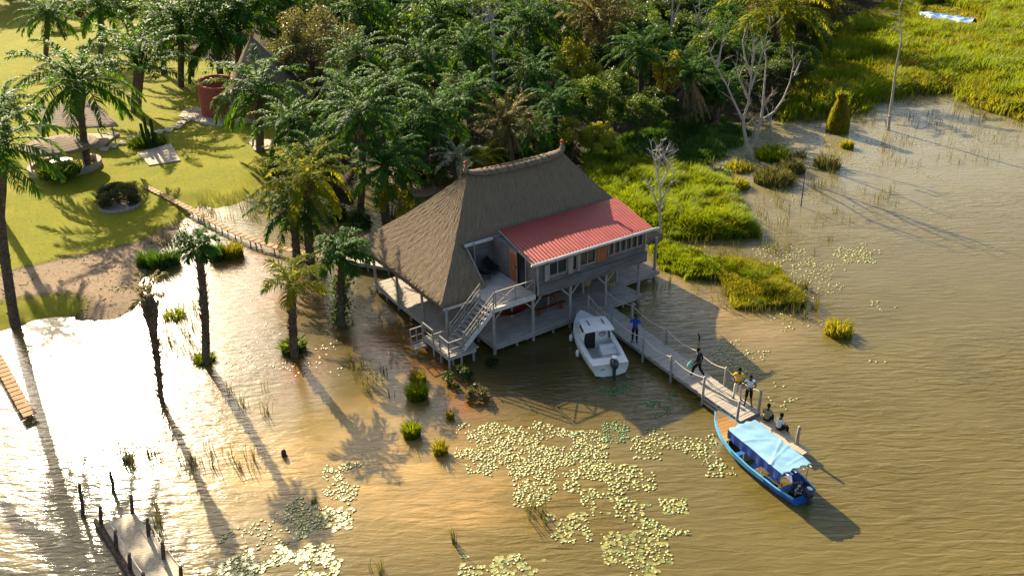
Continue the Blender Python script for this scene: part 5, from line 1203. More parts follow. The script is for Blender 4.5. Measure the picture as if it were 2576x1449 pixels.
for x0, y0, x1, y1, lab in ((208, 1296, 199, 1216, 'lone crooked dark stake left of the old jetty'), (285, 1235, 277, 1187, 'short dark stake standing behind the old jetty')):
    b = at(x0, y0, 0); t = above(b, x1, y1); o = thing('stake', lab, 'post', b); m = MB(); d = t - b; m.tube([(0, 0, -.8), (0, 0, 0), d * .4 + Vector((.04, 0, 0)), d * .7, d], [.09, .085, .08, .07, .06], 8); m.build('trunk', M_['bark'], o)
    m = MB(); m.beam(d * .55, d * .55 + Vector((.16, .05, .16)), .04, .04); m.build('snag', M_['bark'], o)
o = thing('stump', 'small black stump standing alone in the golden shallows', 'stump', at(715, 1146, 0)); m = MB(); m.lathe((0, 0, 0), [(.12, -.5), (.13, .0), (.12, .2), (.09, .33), (.03, .37)], 9); m.build('trunk', M_['black'], o, True); m = MB(); m.tube([(.1, 0, .05), (.2, -.05, -.1)], .04, 5); m.build('root', M_['black'], o)
o = thing('tree_stump', 'low mossy cut stump among thin reeds in the bright water', 'stump', at(322, 1156, 0)); m = MB(); m.lathe((0, 0, 0), [(.25, -.5), (.24, .02), (.26, .14), (.22, .17)], 14); m.build('trunk', M_['bark'], o); m = MB(); m.lathe((0, 0, .172), [(.21, 0), (.05, .02)], 14); m.build('moss', M_['grass_g'], o)
# blue covered boat and logs at top right
b0, b1 = at(2318, 36, 1.3), at(2450, 62, 1.3); tb = thing('covered_boat', 'long boat under a blue and white tarpaulin in the far marsh grass', 'boat', (b0 + b1) / 2, math.atan2((b1 - b0).y, (b1 - b0).x)); L = (b1 - b0).length; rows = []
for j in range(33):
    a = j / 32; w = .15 + 1.3 * math.sin(PI * min(1, .08 + a * .86)) ** .6; rows.append([((a - .5) * L, (k / 8 - .5) * 2 * w, .75 * (1 - (k / 4 - 1) ** 2) + .1 * math.sin(a * 23 + k) - .3 + .4 * a) for k in range(9)])
M_['far_tarp'] = (lambda t: t.set(t.ramp(t.noise(t.mapping(t.coord(), (.35, 1.1, 1)), 1.4, 4, .6, 1.2), [(.42, (.015, .08, .42)), (.52, (.05, .2, .55)), (.6, (.5, .6, .68))]), .4))(NT('far_tarp'))
uvmesh('tarpaulin', rows, M_['far_tarp'], tb); m = MB(); rows = []
for j in range(17):
    a = j / 16; w = .1 + 1.2 * math.sin(PI * min(1, .06 + a * .88)) ** .6; rows.append([((a - .5) * L, -w, .05), ((a - .5) * L, -w * .7, -.5), ((a - .5) * L, w * .7, -.5), ((a - .5) * L, w, .05)])
m.grid(rows); m.build('hull', M_['blue_hull'], tb)
for x0, y0, x1, y1, lab in ((2398, 92, 2452, 108, 'pale fallen pole just right of the tarpaulin covered boat'), (2470, 102, 2600, 132, 'long pale log lying across the marsh at the right edge'), (2190, 48, 2320, 62, 'dark fallen trunk left of the tarpaulin covered boat')):
    a, b = at(x0, y0, .7), at(x1, y1, .7); o = thing('fallen_log', lab, 'log', a); m = MB(); d = b - a; m.tube([(0, 0, 0), d * .5 + Vector((0, 0, .15)), d], [.22, .2, .12], 8); m.build('trunk', M_['dead_wood'] if 'pale' in lab else M_['bark'], o); m = MB()
    for t in (.3, .55, .8): m.tube([d * t, d * t + Vector((.4, .3, .6))], [.06, .02], 5)
    m.build('branch', M_['dead_wood'] if 'pale' in lab else M_['bark'], o)
# ------------------------------------------------------------------ palms one can point to
palm((195, 205), (222, 427), 165, 'tall oil palm rising between the square pavilion roof and the round gazebo', 0, None, .36, .26, 3, .6, .35, None, .4)
palm((352, 170), (343, 285), 150, 'stout thick trunked palm on the lawn behind the pavilion', CROWN_UP, None, .62, .55, 4, 1.6, 0, None, 1.2)
palm((550, 78), (556, 205), 150, 'dark palm at the left side of the clay hut roof', 2, None, .42, .34, 5, 1.2, 0, .5)
palm((652, 226), (655, 385), 142, 'broad palm standing right in front of the clay hut', 3, None, .40, .32, 6, 1.2, 0, .45, 2.1)
palm((735, 315), (742, 470), 112, 'leafy green palm just right of the lawn, behind the yellow green palm', 1, None, .34, .28, 7, 1)
palm((908, 285), (905, 520), 130, 'tall green palm with a bare brown trunk left of the thatched roof', 4, None, .30, .24, 8, .9, 0, .4, .9)
palm((1098, 285), (1088, 450), 118, 'dense green palm directly behind the left ridge finial', 0, None, .4, .32, 9, 1.2, 0, None, 3)
palm((1272, 315), (1290, 432), 100, 'yellowing olive palm with upright fronds behind the thatched ridge', CROWN_O, None, .45, .42, 10, 2, 0, .8)
palm((968, 418), (970, 548), 118, 'dark palm with drooping fronds between the tall palm and the thatched roof', 2, None, .36, .3, 11, 1.2, 0, None, 1.5)
palm((770, 452), (778, 652), 135, 'yellow green palm growing from the water beside the boardwalk', CROWN_Y, None, .34, .26, 12, 1.1, 0, None, .3)
palm((735, 528), (743, 655), 112, 'darker green palm leaning against the yellow green one by the boardwalk', 1, None, .30, .26, 13, 1.1, 0, None, 2.6)
YC = palm_crown(33, 1.7, 17, 'palm', 1.3, -.1, 1.5, 2.6, .13, 24)
YC2 = palm_crown(34, 1.8, 14, 'palm_y', 1.4, .1, 1.4, 2.2, .08, 24)
YC3 = palm_crown(35, 1.8, 18, 'palm', 1.35, -.2, 1.3, 2.4, .12, 26)
def small(p):
    for c in p.children:
        if c.name.startswith('crown'): c.scale = [x * 4.9 / 1.9 for x in c.scale]
    return p
small(palm((497, 622), (516, 905), 56, 'slim palm in the water with a short tufted crown and weedy foot', YC, None, .22, .19, 14, .9, 0, None, .8, 0))
YC4 = palm_crown(36, 1.8, 8, 'palm_o', 1.5, .3, .8, 2.2, .10, 20)
small(palm((372, 742), (404, 1000), 58, 'half dead palm in the glare with a swollen trunk top and thin crown', YC4, None, .13, .19, 15, .8, .20, None, 0, 0, 1.1))
small(palm((735, 715), (740, 888), 78, 'young feathery palm in the flooded shallows with creepers round its foot', YC2, None, .24, .2, 16, 1.4, 0, None, .8, 0))
small(palm((862, 640), (858, 812), 70, 'young dark palm in the water left of the house', YC3, None, .22, .2, 17, 1.2, 0, None, .5, 0))
palm((-22, 372), (36, 812), 178, 'large palm cut by the left edge, with a long bare leaning trunk', 2, None, .30, .26, 18, .35, 0, None, 2.9)
palm((10, 270), (2, 560), 100, 'smaller palm at the left edge behind the leaning one', 4, None, .3, .25, 19, .6)
palm((1152, 398), (1140, 478), 74, 'silvery leaved young palm against the thatched roof', CROWN_S, None, .2, .2, 20, 1)
palm((1212, 400), (1206, 468), 70, 'fresh green low palm behind the thatched ridge', CROWN_Y, None, .2, .2, 21, 1)
palm((1735, 195), (1700, 318), 92, 'leaning palm with a long skirt of dead brown fronds', CROWN_UP, None, .4, .34, 22, 1.5, 0, 1.15)
palm((1815, 215), (1800, 312), 72, 'green palm half hidden behind the bare white tree', 1, None, .35, .3, 23, 1.2, 0, .7)
palm((1955, 25), (1960, 190), 150, 'bright green palm at the top edge right of the bare trees', CROWN_Y, None, .4, .35, 24, 1)
palm((2075, 10), (2085, 130), 120, 'olive dry palm at the right end of the forest top', CROWN_O, None, .4, .35, 25, 1)
palm((1500, 40), (1500, 210), 130, 'brownish palm at the top edge above the yellow bush', CROWN_O, None, .4, .35, 26, 1)
palm((1610, 130), (1610, 290), 95, 'dark palm behind the yellow flowering tree', 2, None, .4, .3, 27, 1)
palm((820, 345), (830, 470), 92, 'small green palm between the leafy palm and the tall brown trunk', 3, None, .3, .26, 28, 1)
palm((1020, 335), (1015, 470), 95, 'glossy palm just left of the dense one behind the finial', 1, None, .3, .26, 29, 1)
palm((1345, 335), (1350, 420), 75, 'dark leaved palm at the right of the olive palm', 4, None, .3, .26, 30, 1)
for pr, lab in (((600, 20), 'dark palm at the top edge above the clay hut'), ((455, 55), 'palm with pale arching fronds at the top left'), ((905, 20), 'palm at the top edge right of the round olive tree'), ((1105, 40), 'shadowy palm left of the tall bare tree'), ((1330, 60), 'dark palm right of the tall bare tree'), ((700, -10), 'palm cut by the top edge above the hut finial')):
    palm(pr, (pr[0], pr[1] + 165), 135, lab, int(pr[0]) % 5, None, .4, .33, pr[0], 1)

for i, (cx_, cy_, by_, R_, cr_, lab) in enumerate(((862, 232, 405, 100, 1, 'palm behind the gap between the tall brown trunked palm and the leafy palm'), (985, 225, 400, 104, 0, 'palm rising behind the tall brown trunked palm on its right'), (1185, 235, 400, 100, 3, 'palm behind the olive palm on its left'), (1395, 262, 385, 84, 2, 'palm between the olive palm and the yellow bushes'), (1050, 150, 330, 104, 4, 'palm in the second row behind the dense green palm'), (1340, 190, 340, 96, 0, 'palm in the second row right of the big bare grey tree'), (900, 140, 320, 104, 3, 'palm in the second row right of the rounded olive tree'), (1180, 120, 300, 100, 1, 'palm in the second row just left of the big bare grey tree'), (790, 390, 520, 92, 4, 'low palm packed behind the yellow green palm on the bank'), (120, 40, 150, 84, 2, 'far palm at the top left corner of the lawn'), (250, 20, 150, 96, 1, 'far palm at the top left behind the tall lawn palm'), (410, 60, 190, 96, 3, 'far palm left of the clay hut behind the stout palm'))):
    palm((cx_, cy_), (cx_ + (i * 7) % 9 - 4, by_), R_, lab, cr_, None, .36, .3, 60 + i, 1)
# ------------------------------------------------------------------ broadleaf trees
TM = {'dark_a': tree_meshes('leaf_d', 3.9, 3.4, 7500, .34, 41, 5.2), 'dark_b': tree_meshes('leaf_d', 4.4, 3.0, 7500, .36, 42, 4.6, 'bark', 34, .28), 'mid_a': tree_meshes('leaf_m', 3.6, 3.3, 7000, .32, 43, 5.0), 'mid_b': tree_meshes('leaf_m', 4.2, 3.4, 7500, .34, 44, 4.8, 'bark', 36, .26), 'olive': tree_meshes('leaf_o', 4.2, 3.7, 11000, .27, 45, 4.6, 'bark', 40, .27), 'yellow': tree_meshes('leaf_y', 2.6, 2.4, 4500, .28, 46, 2.8, 'bark', 24, .3)}
def btree(kind, base, top, rx, label, group=None, rz=0, name='broadleaf_tree', meshes=None):
    """base px on the ground, top px of the crown, rx px half width"""
    b = at(*base, .3); b.z = gz(b.x, b.y); t = above(b, *top); k = mpp(t); me = meshes or TM[kind]; H = {'dark_a': 8.9, 'dark_b': 7.8, 'mid_a': 8.5, 'mid_b': 8.4, 'olive': 8.5, 'yellow': 5.4}[kind]; R = {'dark_a': 3.9, 'dark_b': 4.4, 'mid_a': 3.6, 'mid_b': 4.2, 'olive': 4.2, 'yellow': 2.6}[kind]
    return put_tree(name, me, b.x, b.y, label, 'tree' if kind != 'yellow' else 'bush', group, (rx * k / R, rx * k / R, max(.2, (t.z - b.z) / H)), rz)
btree('olive', (800, 262), (800, 28), 104, 'big rounded olive green tree behind and right of the clay hut')
btree('mid_a', (830, 120), (822, -40), 80, 'bright green tree at the top edge behind the rounded olive tree')
btree('yellow', (1450, 262), (1442, 92), 64, 'tall yellow green bush left of the flowering tree')
btree('yellow', (1440, 398), (1420, 290), 46, 'yellow bush right behind the right ridge finial', None, 1)
btree('yellow', (1500, 402), (1498, 300), 44, 'yellow bush right of the one behind the finial', None, 2)
btree('mid_b', (1480, 360), (1476, 195), 74, 'glossy leaved tree between the two yellow bushes')
TM['yellow2'] = tree_meshes('flower_y', 2.2, 2.4, 2400, .30, 48, 3.2, 'bark', 16, .28)
btree('yellow', (1672, 300), (1668, 132), 46, 'small tree covered in golden yellow blossom', None, 0, 'flowering_tree', TM['yellow2'])
btree('mid_b', (1600, 360), (1600, 240), 60, 'dark bushy tree at the forest edge beside the water inlet')
btree('dark_a', (1545, 330), (1548, 180), 58, 'dim broadleaf tree left of the palm with the dead frond skirt')
btree('mid_a', (990, 560), (985, 455), 44, 'bright yellow green shrub left of the thatched roof edge', None, 0, 'shrub', tree_meshes('leaf_y', 3.6, 3.3, 2600, .5, 49, 4.4, 'bark', 22, .3))
BS = [tree_meshes('leaf_d', 2.2, 1.9, 3600, .34, 52, 1.6, 'bark', 20, .36), tree_meshes('leaf_m', 2.2, 1.9, 3600, .34, 53, 1.6, 'bark', 20, .36)]
for i, (x, y, rpx, lab) in enumerate(((850, 545, 30, 'low dark shrub on the bank right of the yellow green palm'), (905, 560, 34, 'low dark shrub at the foot of the tall bare trunked palm'), (1035, 470, 34, 'dark shrub on the sandy bank behind the left end of the thatched roof'), (1100, 470, 36, 'fresh green shrub just behind the left slope of the thatched roof'), (1245, 440, 36, 'dark shrub behind the middle of the thatched ridge'), (1320, 425, 34, 'fresh green shrub behind the right half of the thatched ridge'), (700, 450, 36, 'fresh green shrub where the lawn meets the palms'), (820, 470, 38, 'dark shrub between the palms at the lawn corner'), (1400, 400, 36, 'dark shrub left of the yellow bush behind the finial'), (590, 600, 16, 'small shrub at the water edge beside the boardwalk'))):
    b = at(x, y, .2); k = mpp(b) * rpx / 2.2; put_tree('shrub', BS[(1, 0)['dark' in lab]], b.x, b.y, lab, 'shrub', None, k, i * 1.1)
btree('dark_a', (262, 96), (258, -22), 70, 'dark bushy tree at the top left between the two lawn palms')
btree('dark_b', (150, 70), (146, 2), 52, 'far dark tree at the top left corner of the lawn')
btree('mid_b', (335, 82), (335, -14), 62, 'fresh green tree at the top edge above the stout palm')
btree('mid_a', (425, 118), (415, 8), 56, 'fresh green tree left of the dark palm at the hut')
btree('yellow', (448, 96), (446, 30), 34, 'yellow flowering bush at the top left, left of the hut', None, 3)
for i, (x, y, ty, rpx, kd, lab) in enumerate(((1655, 330, 225, 62, 'dark_b', 'dark tree at the inlet left of the skirted palm'), (1770, 300, 190, 58, 'dark_a', 'dark tree between the skirted palm and the bare white tree'), (1850, 288, 170, 60, 'dark_b', 'dark tree right behind the bare white tree'), (1930, 268, 150, 60, 'dark_a', 'dark tree right of the bare white trees'), (1995, 225, 110, 56, 'mid_b', 'green tree at the right end of the forest edge'))):
    btree(kd, (x, y), (x - 4, ty), rpx, lab, None, i)
# the clipped bush in its ring, cactus bed, plants on the lawn
b = at(300, 512, .4); k = mpp(b); put_tree('round_bush', tree_meshes('leaf_o', 1.75, 1.0, 11000, .17, 51, .75, 'bark', 60, .30, 4, .72), b.x, b.y, 'round clipped bush in the stone ring on the lawn', 'bush', None, 52 * k / 1.9)
cb = thing('cactus', 'tall dark columnar cactus in a bed on the lawn', 'cactus', at(377, 372, .35)); m = MB()
for x, y, h in ((0, 0, 3.6), (.5, .2, 2.9), (-.45, .1, 2.5), (.25, -.3, 2.0), (.8, -.1, 1.6)): m.tube([(x * .6, y, 0), (x, y, h * .5), (x * 1.05, y, h * .95), (x * 1.05, y, h)], [.15, .17, .15, .05], 8)
m.build('stem', M_['grass_d'], cb)
def tuft(px_, r_px, h, n, mat, label, name='plant', cat='plant', w=.07, lean=.6, seed=1, z=None, group=None, taper=.5):
    b = at(*px_, .0 if z is None else z); zz = (gz(b.x, b.y) if z is None else z); b.z = max(zz, -.02); R = r_px * mpp(b); r = np.random.RandomState(seed + int(px_[0])); a = r.rand(n) * 2 * PI; q = R * r.rand(n) ** .5
    P = np.stack([np.cos(a) * q, np.sin(a) * q, np.full(n, -.08)], -1); hh = h * (.5 + .6 * r.rand(n)) * (1 - taper * (q / R) ** 2)
    V, F, T = blades(P, hh, w * (.7 + .6 * r.rand(n)), lean, seed, None, .6, a + r.uniform(-.8, .8, n)); root = thing(name, label, cat, b, 0, group); link('leaves', npmesh('leaves', V, F, M_[mat], {'tint': T}), root); return root
tuft((372, 372), 46, 1.3, 700, 'leaf_m', 'spiky leafy plants filling the bed round the cactus', 'bedding_plant', 'plant', .10, .7, 2)
tuft((150, 440), 46, 1.5, 420, 'leaf_m', 'big leaved dark plant growing inside the gazebo wall', 'leafy_plant', 'plant', .22, .8, 3, 1.0)
for i, (x, y, r_, h, lab) in enumerate(((372, 668, 24, 1.6, 'leftmost of the dark reed clumps below the lawn'), (402, 676, 20, 1.7, 'middle one of the dark reed clumps below the lawn'), (432, 664, 20, 1.5, 'rightmost of the dark reed clumps, behind the slim palm crown'), (548, 652, 20, 1.6, 'dark reed clump right of the slim palm crown'), (585, 645, 26, 1.5, 'yellowish reed clump at the bend of the boardwalk'))):
    tuft((x, y), r_, h, 520, 'grass_d' if i < 4 else 'grass_y', lab, 'reed_clump', 'reeds', .06, .35, i + 5, 0, 'reed clumps below the lawn')
tuft((1050, 1000), 24, 1.15, 700, 'grass_g', 'taller bright grass clump in the golden shallows left of the landing', 'grass_clump', 'grass', .05, .55, 11, 0)
tuft((1052, 958), 18, .8, 420, 'grass_y', 'yellow topped tuft behind the taller grass clump', 'grass_clump', 'grass', .05, .6, 12, 0)
tuft((1036, 1095), 20, 1.0, 620, 'grass_g', 'bright grass clump with a dark reflection, nearest the camera', 'grass_clump', 'grass', .05, .5, 13, 0)
tuft((1108, 1138), 17, .95, 300, 'grass_y', 'thin yellowish grass clump at the edge of the lily carpet', 'grass_clump', 'grass', .04, .5, 14, 0)
tuft((1132, 1050), 9, .7, 120, 'grass_y', 'tiny grass tuft on the orange silt bar', 'grass_clump', 'grass', .04, .4, 15, 0)
tuft((790, 1262), 6, .35, 90, 'grass_g', 'small green sprig among the white lily pads', 'grass_clump', 'grass', .03, .5, 16, 0)
tuft((440, 795), 26, .8, 260, 'grass_g', 'sparse green grass clump between the two thin trunks', 'grass_clump', 'grass', .04, .5, 17, 0)
tuft((515, 905), 24, .55, 420, 'grass_g', 'weedy tuft round the foot of the slim palm', 'weed_tuft', 'plant', .08, .9, 18, 0)
tuft((740, 880), 26, .9, 460, 'leaf_m', 'creepers round the foot of the feathery palm', 'creeper', 'plant', .14, .8, 19, 0)
b = at(855, 815, 0); vn = thing('vine', 'bright green vine wrapping the trunk of the dark young palm', 'vine', b); r = np.random.RandomState(4); n = 900; t_ = r.rand(n); top = above(b, 860, 690) - b
C = np.stack([top.x * t_ + r.normal(size=n) * .32, top.y * t_ + r.normal(size=n) * .28, top.z * t_], -1); V, F = leafcloud(C, .24, 5); link('leaves', npmesh('leaves', V, F, M_['leaf_m'], {'tint': np.repeat(r.rand(n), 4)}), vn)
for i, (x, y, r_, h, lab) in enumerate(((1150, 960, 34, .9, 'dark leafy shrub in the water under the landing'), (1200, 1000, 30, .8, 'dark leafy shrub below the first stilts of the front deck'), (1238, 918, 14, .4, 'tiny dark weed under the front deck edge'))):
    b = at(x, y, 0); k = mpp(b); n = 900; P, T = crown_pts(n, r_ * k, h * .5, 60 + i, 14, .35); P[:, 2] += h * .35; V, F = leafcloud(P, .15, 70 + i); root = thing('water_shrub', lab, 'shrub', b); link('leaves', npmesh('leaves', V, F, M_['leaf_d' if i != 1 else 'leaf_o'], {'tint': np.repeat(T, 4)}), root)
    m = MB()
    for j in range(7): a = j * .9; m.tube([(0, 0, -.3), (math.cos(a) * r_ * k * .6, math.sin(a) * r_ * k * .6, h * .6)], [.02, .008], 4)
    m.build('stem', M_['bark'], root)
# right shore plants
b = at(2106, 332, 0); gs = thing('grassy_stump', 'tall cone shaped stump wrapped in golden dry grass at the far shore', 'stump', b); t = above(b, 2098, 236) - b; m = MB(); R = 26 * mpp(b); m.lathe((0, 0, 0), [(R, -.3), (R * .95, t.z * .3), (R * .7, t.z * .6), (R * .25, t.z * .9), (.05, t.z)], 12); m.build('trunk', M_['bark'], gs)
r = np.random.RandomState(8); n = 5200; u = r.rand(n) * .93; a = r.rand(n) * 2 * PI; rr = R * np.interp(u, [0, .3, .6, .9, 1], [1.02, .98, .74, .30, .1]); P = np.stack([np.cos(a) * rr, np.sin(a) * rr, t.z * u], -1); V, F, T = blades(P, np.where(u > .85, .5, -.7) * (.6 + .6 * r.rand(n)), np.full(n, .16), .45, 9, None, .3, a); link('grass_coat', npmesh('grass_coat', V, F, M_['grass_y'], {'tint': T}), gs)
tuft((1945, 398), 42, 1.5, 1500, 'grass_g', 'dark footed grass tussock right of the bare white tree', 'tussock', 'grass', .10, .5, 21, 0)
for i, (x, y, r_, h, n, mt, lab) in enumerate(((1945, 458, 48, 1.7, 700, 'reed', 'largest dark broad leaved reed bed in front of the tussock'), (1990, 430, 34, 1.5, 380, 'reed', 'dark reed bed right of the largest one'), (2080, 420, 32, 1.8, 190, 'reed', 'sparse dark reed stand beyond the two dense reed beds'), (2108, 838, 34, 1.2, 240, 'grass_y', 'thin reed clump alone in the open water beyond the pier'), (2130, 372, 16, 1.2, 200, 'grass_y', 'small golden clump near the grassy stump'), (2012, 395, 14, 1.0, 90, 'reed', 'little reed tuft behind the dense reed beds'), (1860, 425, 36, 1.0, 420, 'grass_y', 'golden grass tuft between the green mat and the reed beds'), (1850, 470, 34, 1.1, 500, 'grass_y', 'golden grass lobe at the corner of the green mat'))):
    tuft((x, y), r_, h, n, mt, lab, 'reed_clump', 'reeds', .10, .35, 30 + i, 0)
tuft((1745, 395), 40, .9, 420, 'grass_d', 'dark water plants in the inlet left of the bare white tree', 'water_plant', 'plant', .12, .6, 41, 0)
tuft((1700, 425), 34, .8, 420, 'grass_g', 'green water plants at the back corner of the green mat', 'water_plant', 'plant', .10, .6, 42, 0)
tuft((1800, 440), 40, .7, 420, 'grass_d', 'dark water plants between the green mat and the bare white tree', 'water_plant', 'plant', .10, .6, 43, 0)
# bare trees
def bare(name, label, lines, mat='dead_wood', r0=.16, twigs=26, seed=1, tl=1.6, cat='tree', depth=.25):
    """lines: pixel polylines at the depth of the first foot; twigs sprout in all directions"""
    f = lines[0][0]; b = at(f[0], f[1], 0); root = thing(name, label, cat, b); r = random.Random(seed); k = mpp(b); limbs = []
    for li, l in enumerate(lines):
        P = []; dr = r.uniform(-1, 1) * depth * (li > 0)
        for i, q in enumerate(l): P.append(above(b, q[0], q[1]) - b + Vector((0, dr * i * (k * 40), 0)))
        if li == 0: P[0] -= Vector((0, 0, .5))
        n = len(P); ra = r0 * (1 if li == 0 else .62); m = MB(); m.tube(P, [max(.015, ra * (1 - .85 * i / (n - 1))) for i in range(n)], 7 if li == 0 else 6); limbs.append((m, [(P[i], P[i + 1]) for i in range(max(0, n // 3 - 1), n - 1)]))
    al = [(m, s_) for m, ss in limbs for s_ in ss]
    for _ in range(twigs):
        m, (a, c) = r.choice(al); p = a.lerp(c, r.random()); d = Vector((r.uniform(-1, 1), r.uniform(-1, 1), r.uniform(.1, 1.3))).normalized(); ln = tl * r.uniform(.4, 1.1); q = p + d * ln * .5 + Vector((0, 0, .05)); e = q + (d + Vector((r.uniform(-.5, .5), r.uniform(-.5, .5), r.uniform(-.2, .5)))) * ln * .4
        m.tube([p, q, e], [.028, .02, .008], 4)
        for _ in range(2): m.tube([q, q + (d + Vector((r.uniform(-1, 1), r.uniform(-1, 1), r.uniform(-.3, .8)))).normalized() * ln * .4], [.014, .006], 3)
    for li, (m, _) in enumerate(limbs): m.build('trunk' if li == 0 else 'branch', M_[mat], root)
    return root
bare('bare_tree', 'tall bare white tree with several forked limbs standing in the water', [[(1890, 400), (1880, 370), (1872, 330), (1870, 300), (1882, 262), (1888, 215), (1893, 160), (1895, 105)], [(1872, 310), (1850, 262), (1830, 215), (1805, 170), (1790, 130), (1782, 75)], [(1805, 170), (1816, 120), (1825, 70)], [(1888, 225), (1902, 180), (1915, 130), (1925, 80), (1932, 50)], [(1890, 190), (1875, 150), (1868, 105), (1880, 60)], [(1884, 250), (1860, 200), (1850, 160)], [(1893, 160), (1900, 120), (1890, 80)]], 'dead_wood', .2, 70, 1, 1.6)
bare('bare_tree', 'slimmer bare white tree leaning beside the tall one', [[(1898, 372), (1905, 335), (1915, 300), (1920, 260), (1924, 200), (1928, 150), (1912, 90)], [(1912, 305), (1950, 285), (1975, 255), (1995, 215), (2008, 170), (2000, 130)], [(2000, 190), (2012, 150)], [(1918, 270), (1935, 240), (1940, 235)], [(1908, 325), (1890, 300)]], 'dead_wood', .2, 40, 2, 1.3)
bare('bare_tree', 'short leaning dead stem right of the two bare white trees', [[(1945, 352), (1938, 310), (1930, 275), (1925, 262)], [(1938, 315), (1945, 260)]], 'dead_wood', .12, 12, 3, .8)
bare('bare_tree', 'pale dead tree above the golden blossom tree at the top edge', [[(1690, 200), (1685, 150), (1688, 80), (1692, 0), (1694, -60)], [(1680, 148), (1655, 115), (1630, 70), (1620, 30)], [(1668, 140), (1640, 90), (1615, 65)], [(1690, 60), (1705, 20), (1712, -20)]], 'dead_wood', .26, 30, 4, 1.8)
bare('bare_tree', 'thin dead tree at the top edge between the pale dead tree and the white one', [[(1740, 190), (1748, 120), (1758, 50), (1760, 0), (1762, -40)], [(1752, 80), (1775, 50), (1785, 22)], [(1757, 50), (1745, 10)]], 'dead_wood', .16, 24, 5, 1.4)
bare('bare_tree', 'big bare grey tree at the top centre of the forest', [[(1238, 250), (1240, 180), (1244, 110), (1236, 55), (1228, 10), (1226, -40)], [(1234, 45), (1205, 70), (1170, 90), (1150, 92)], [(1236, 50), (1255, 20), (1262, -10)], [(1228, 40), (1195, 45), (1175, 25)], [(1240, 140), (1252, 120)]], 'dead_wood', .3, 46, 6, 2.0)
bare('bare_bush', 'grey leafless bush left of the big bare tree', [[(1085, 205), (1075, 160), (1068, 120), (1062, 95)], [(1078, 170), (1050, 140), (1042, 110)], [(1078, 170), (1098, 130), (1108, 105)], [(1070, 140), (1085, 110)]], 'pale_twig', .08, 60, 7, 1.6, 'bush')
bare('bare_tree', 'lone thin dead tree standing in the water at far right', [[(2235, 328), (2240, 280), (2248, 220), (2256, 160), (2268, 100), (2264, 50), (2262, -10)], [(2262, 40), (2242, 38), (2220, 34)], [(2264, 20), (2272, -15)], [(2262, 80), (2250, 75), (2238, 70)], [(2240, 290), (2225, 300), (2222, 330)]], 'dead_wood', .16, 22, 8, 1.2)
bare('bare_tree', 'pale twiggy dead tree behind the right end of the red roof', [[(1662, 600), (1660, 540), (1662, 490), (1655, 440), (1660, 390), (1662, 350)], [(1660, 530), (1640, 480), (1628, 450)], [(1661, 510), (1685, 460), (1698, 420)], [(1658, 450), (1648, 410), (1640, 370)], [(1660, 470), (1675, 430), (1680, 390)]], 'pale_twig', .12, 70, 9, 1.1)
bare('bare_bush', 'dry tangle of twigs on the bank behind the pale twiggy tree', [[(1668, 420), (1660, 390), (1650, 372)], [(1664, 410), (1690, 385)], [(1664, 410), (1640, 395)], [(1664, 400), (1680, 372)]], 'pale_twig', .06, 50, 10, 1.2, 'bush')
for i, (x, y, x2, y2, lab) in enumerate(((1678, 862, 1677, 835, 'short black stake right of the pier near the house'), (1758, 855, 1756, 838, 'bent black stick in the water beyond the pier'), (2015, 520, 2025, 440, 'dark dead stake among the far reeds'))):
    b = at(x, y, 0); t = above(b, x2, y2) - b; o = thing('stake', lab, 'post', b); m = MB(); m.tube([(0, 0, -.5), t * .5 + Vector((.06 * (i == 1), 0, 0)), t], [.05, .045, .03], 6); m.build('trunk', M_['black'] if i < 2 else M_['bark'], o)

# ------------------------------------------------------------------ the forest behind
FOREST = px_poly([(440, -40), (480, 80), (540, 60), (640, 80), (760, 150), (880, 380), (1000, 410), (1200, 420), (1330, 400), (1480, 380), (1640, 350), (1760, 285), (1900, 270), (2010, 205), (2060, 110), (2120, 40), (2210, 0)]) + [(120, 250), (-95, 250)]
r = random.Random(77); rows_ = []; y = 84.0; cnt = {}
def zone(x, y_):
    h = 'left' if x < 900 else ('middle' if x < 1350 else ('right' if x < 1750 else 'far right'))
    return h
LM = {'left': 'behind the clay hut and round olive tree', 'middle': 'in the dim forest behind the thatched roof', 'right': 'in the forest behind the yellow bushes', 'far right': 'in the forest behind the bare white trees'}
KD = {'dark_a': 'tall dark green', 'dark_b': 'spreading dark green', 'mid_a': 'tall fresh green', 'mid_b': 'spreading fresh green', 'olive': 'fine leaved olive'}
PT = palm_trunk((0, 0, 0), (.3, .2, 6.5), .4, .32, 99, .6)
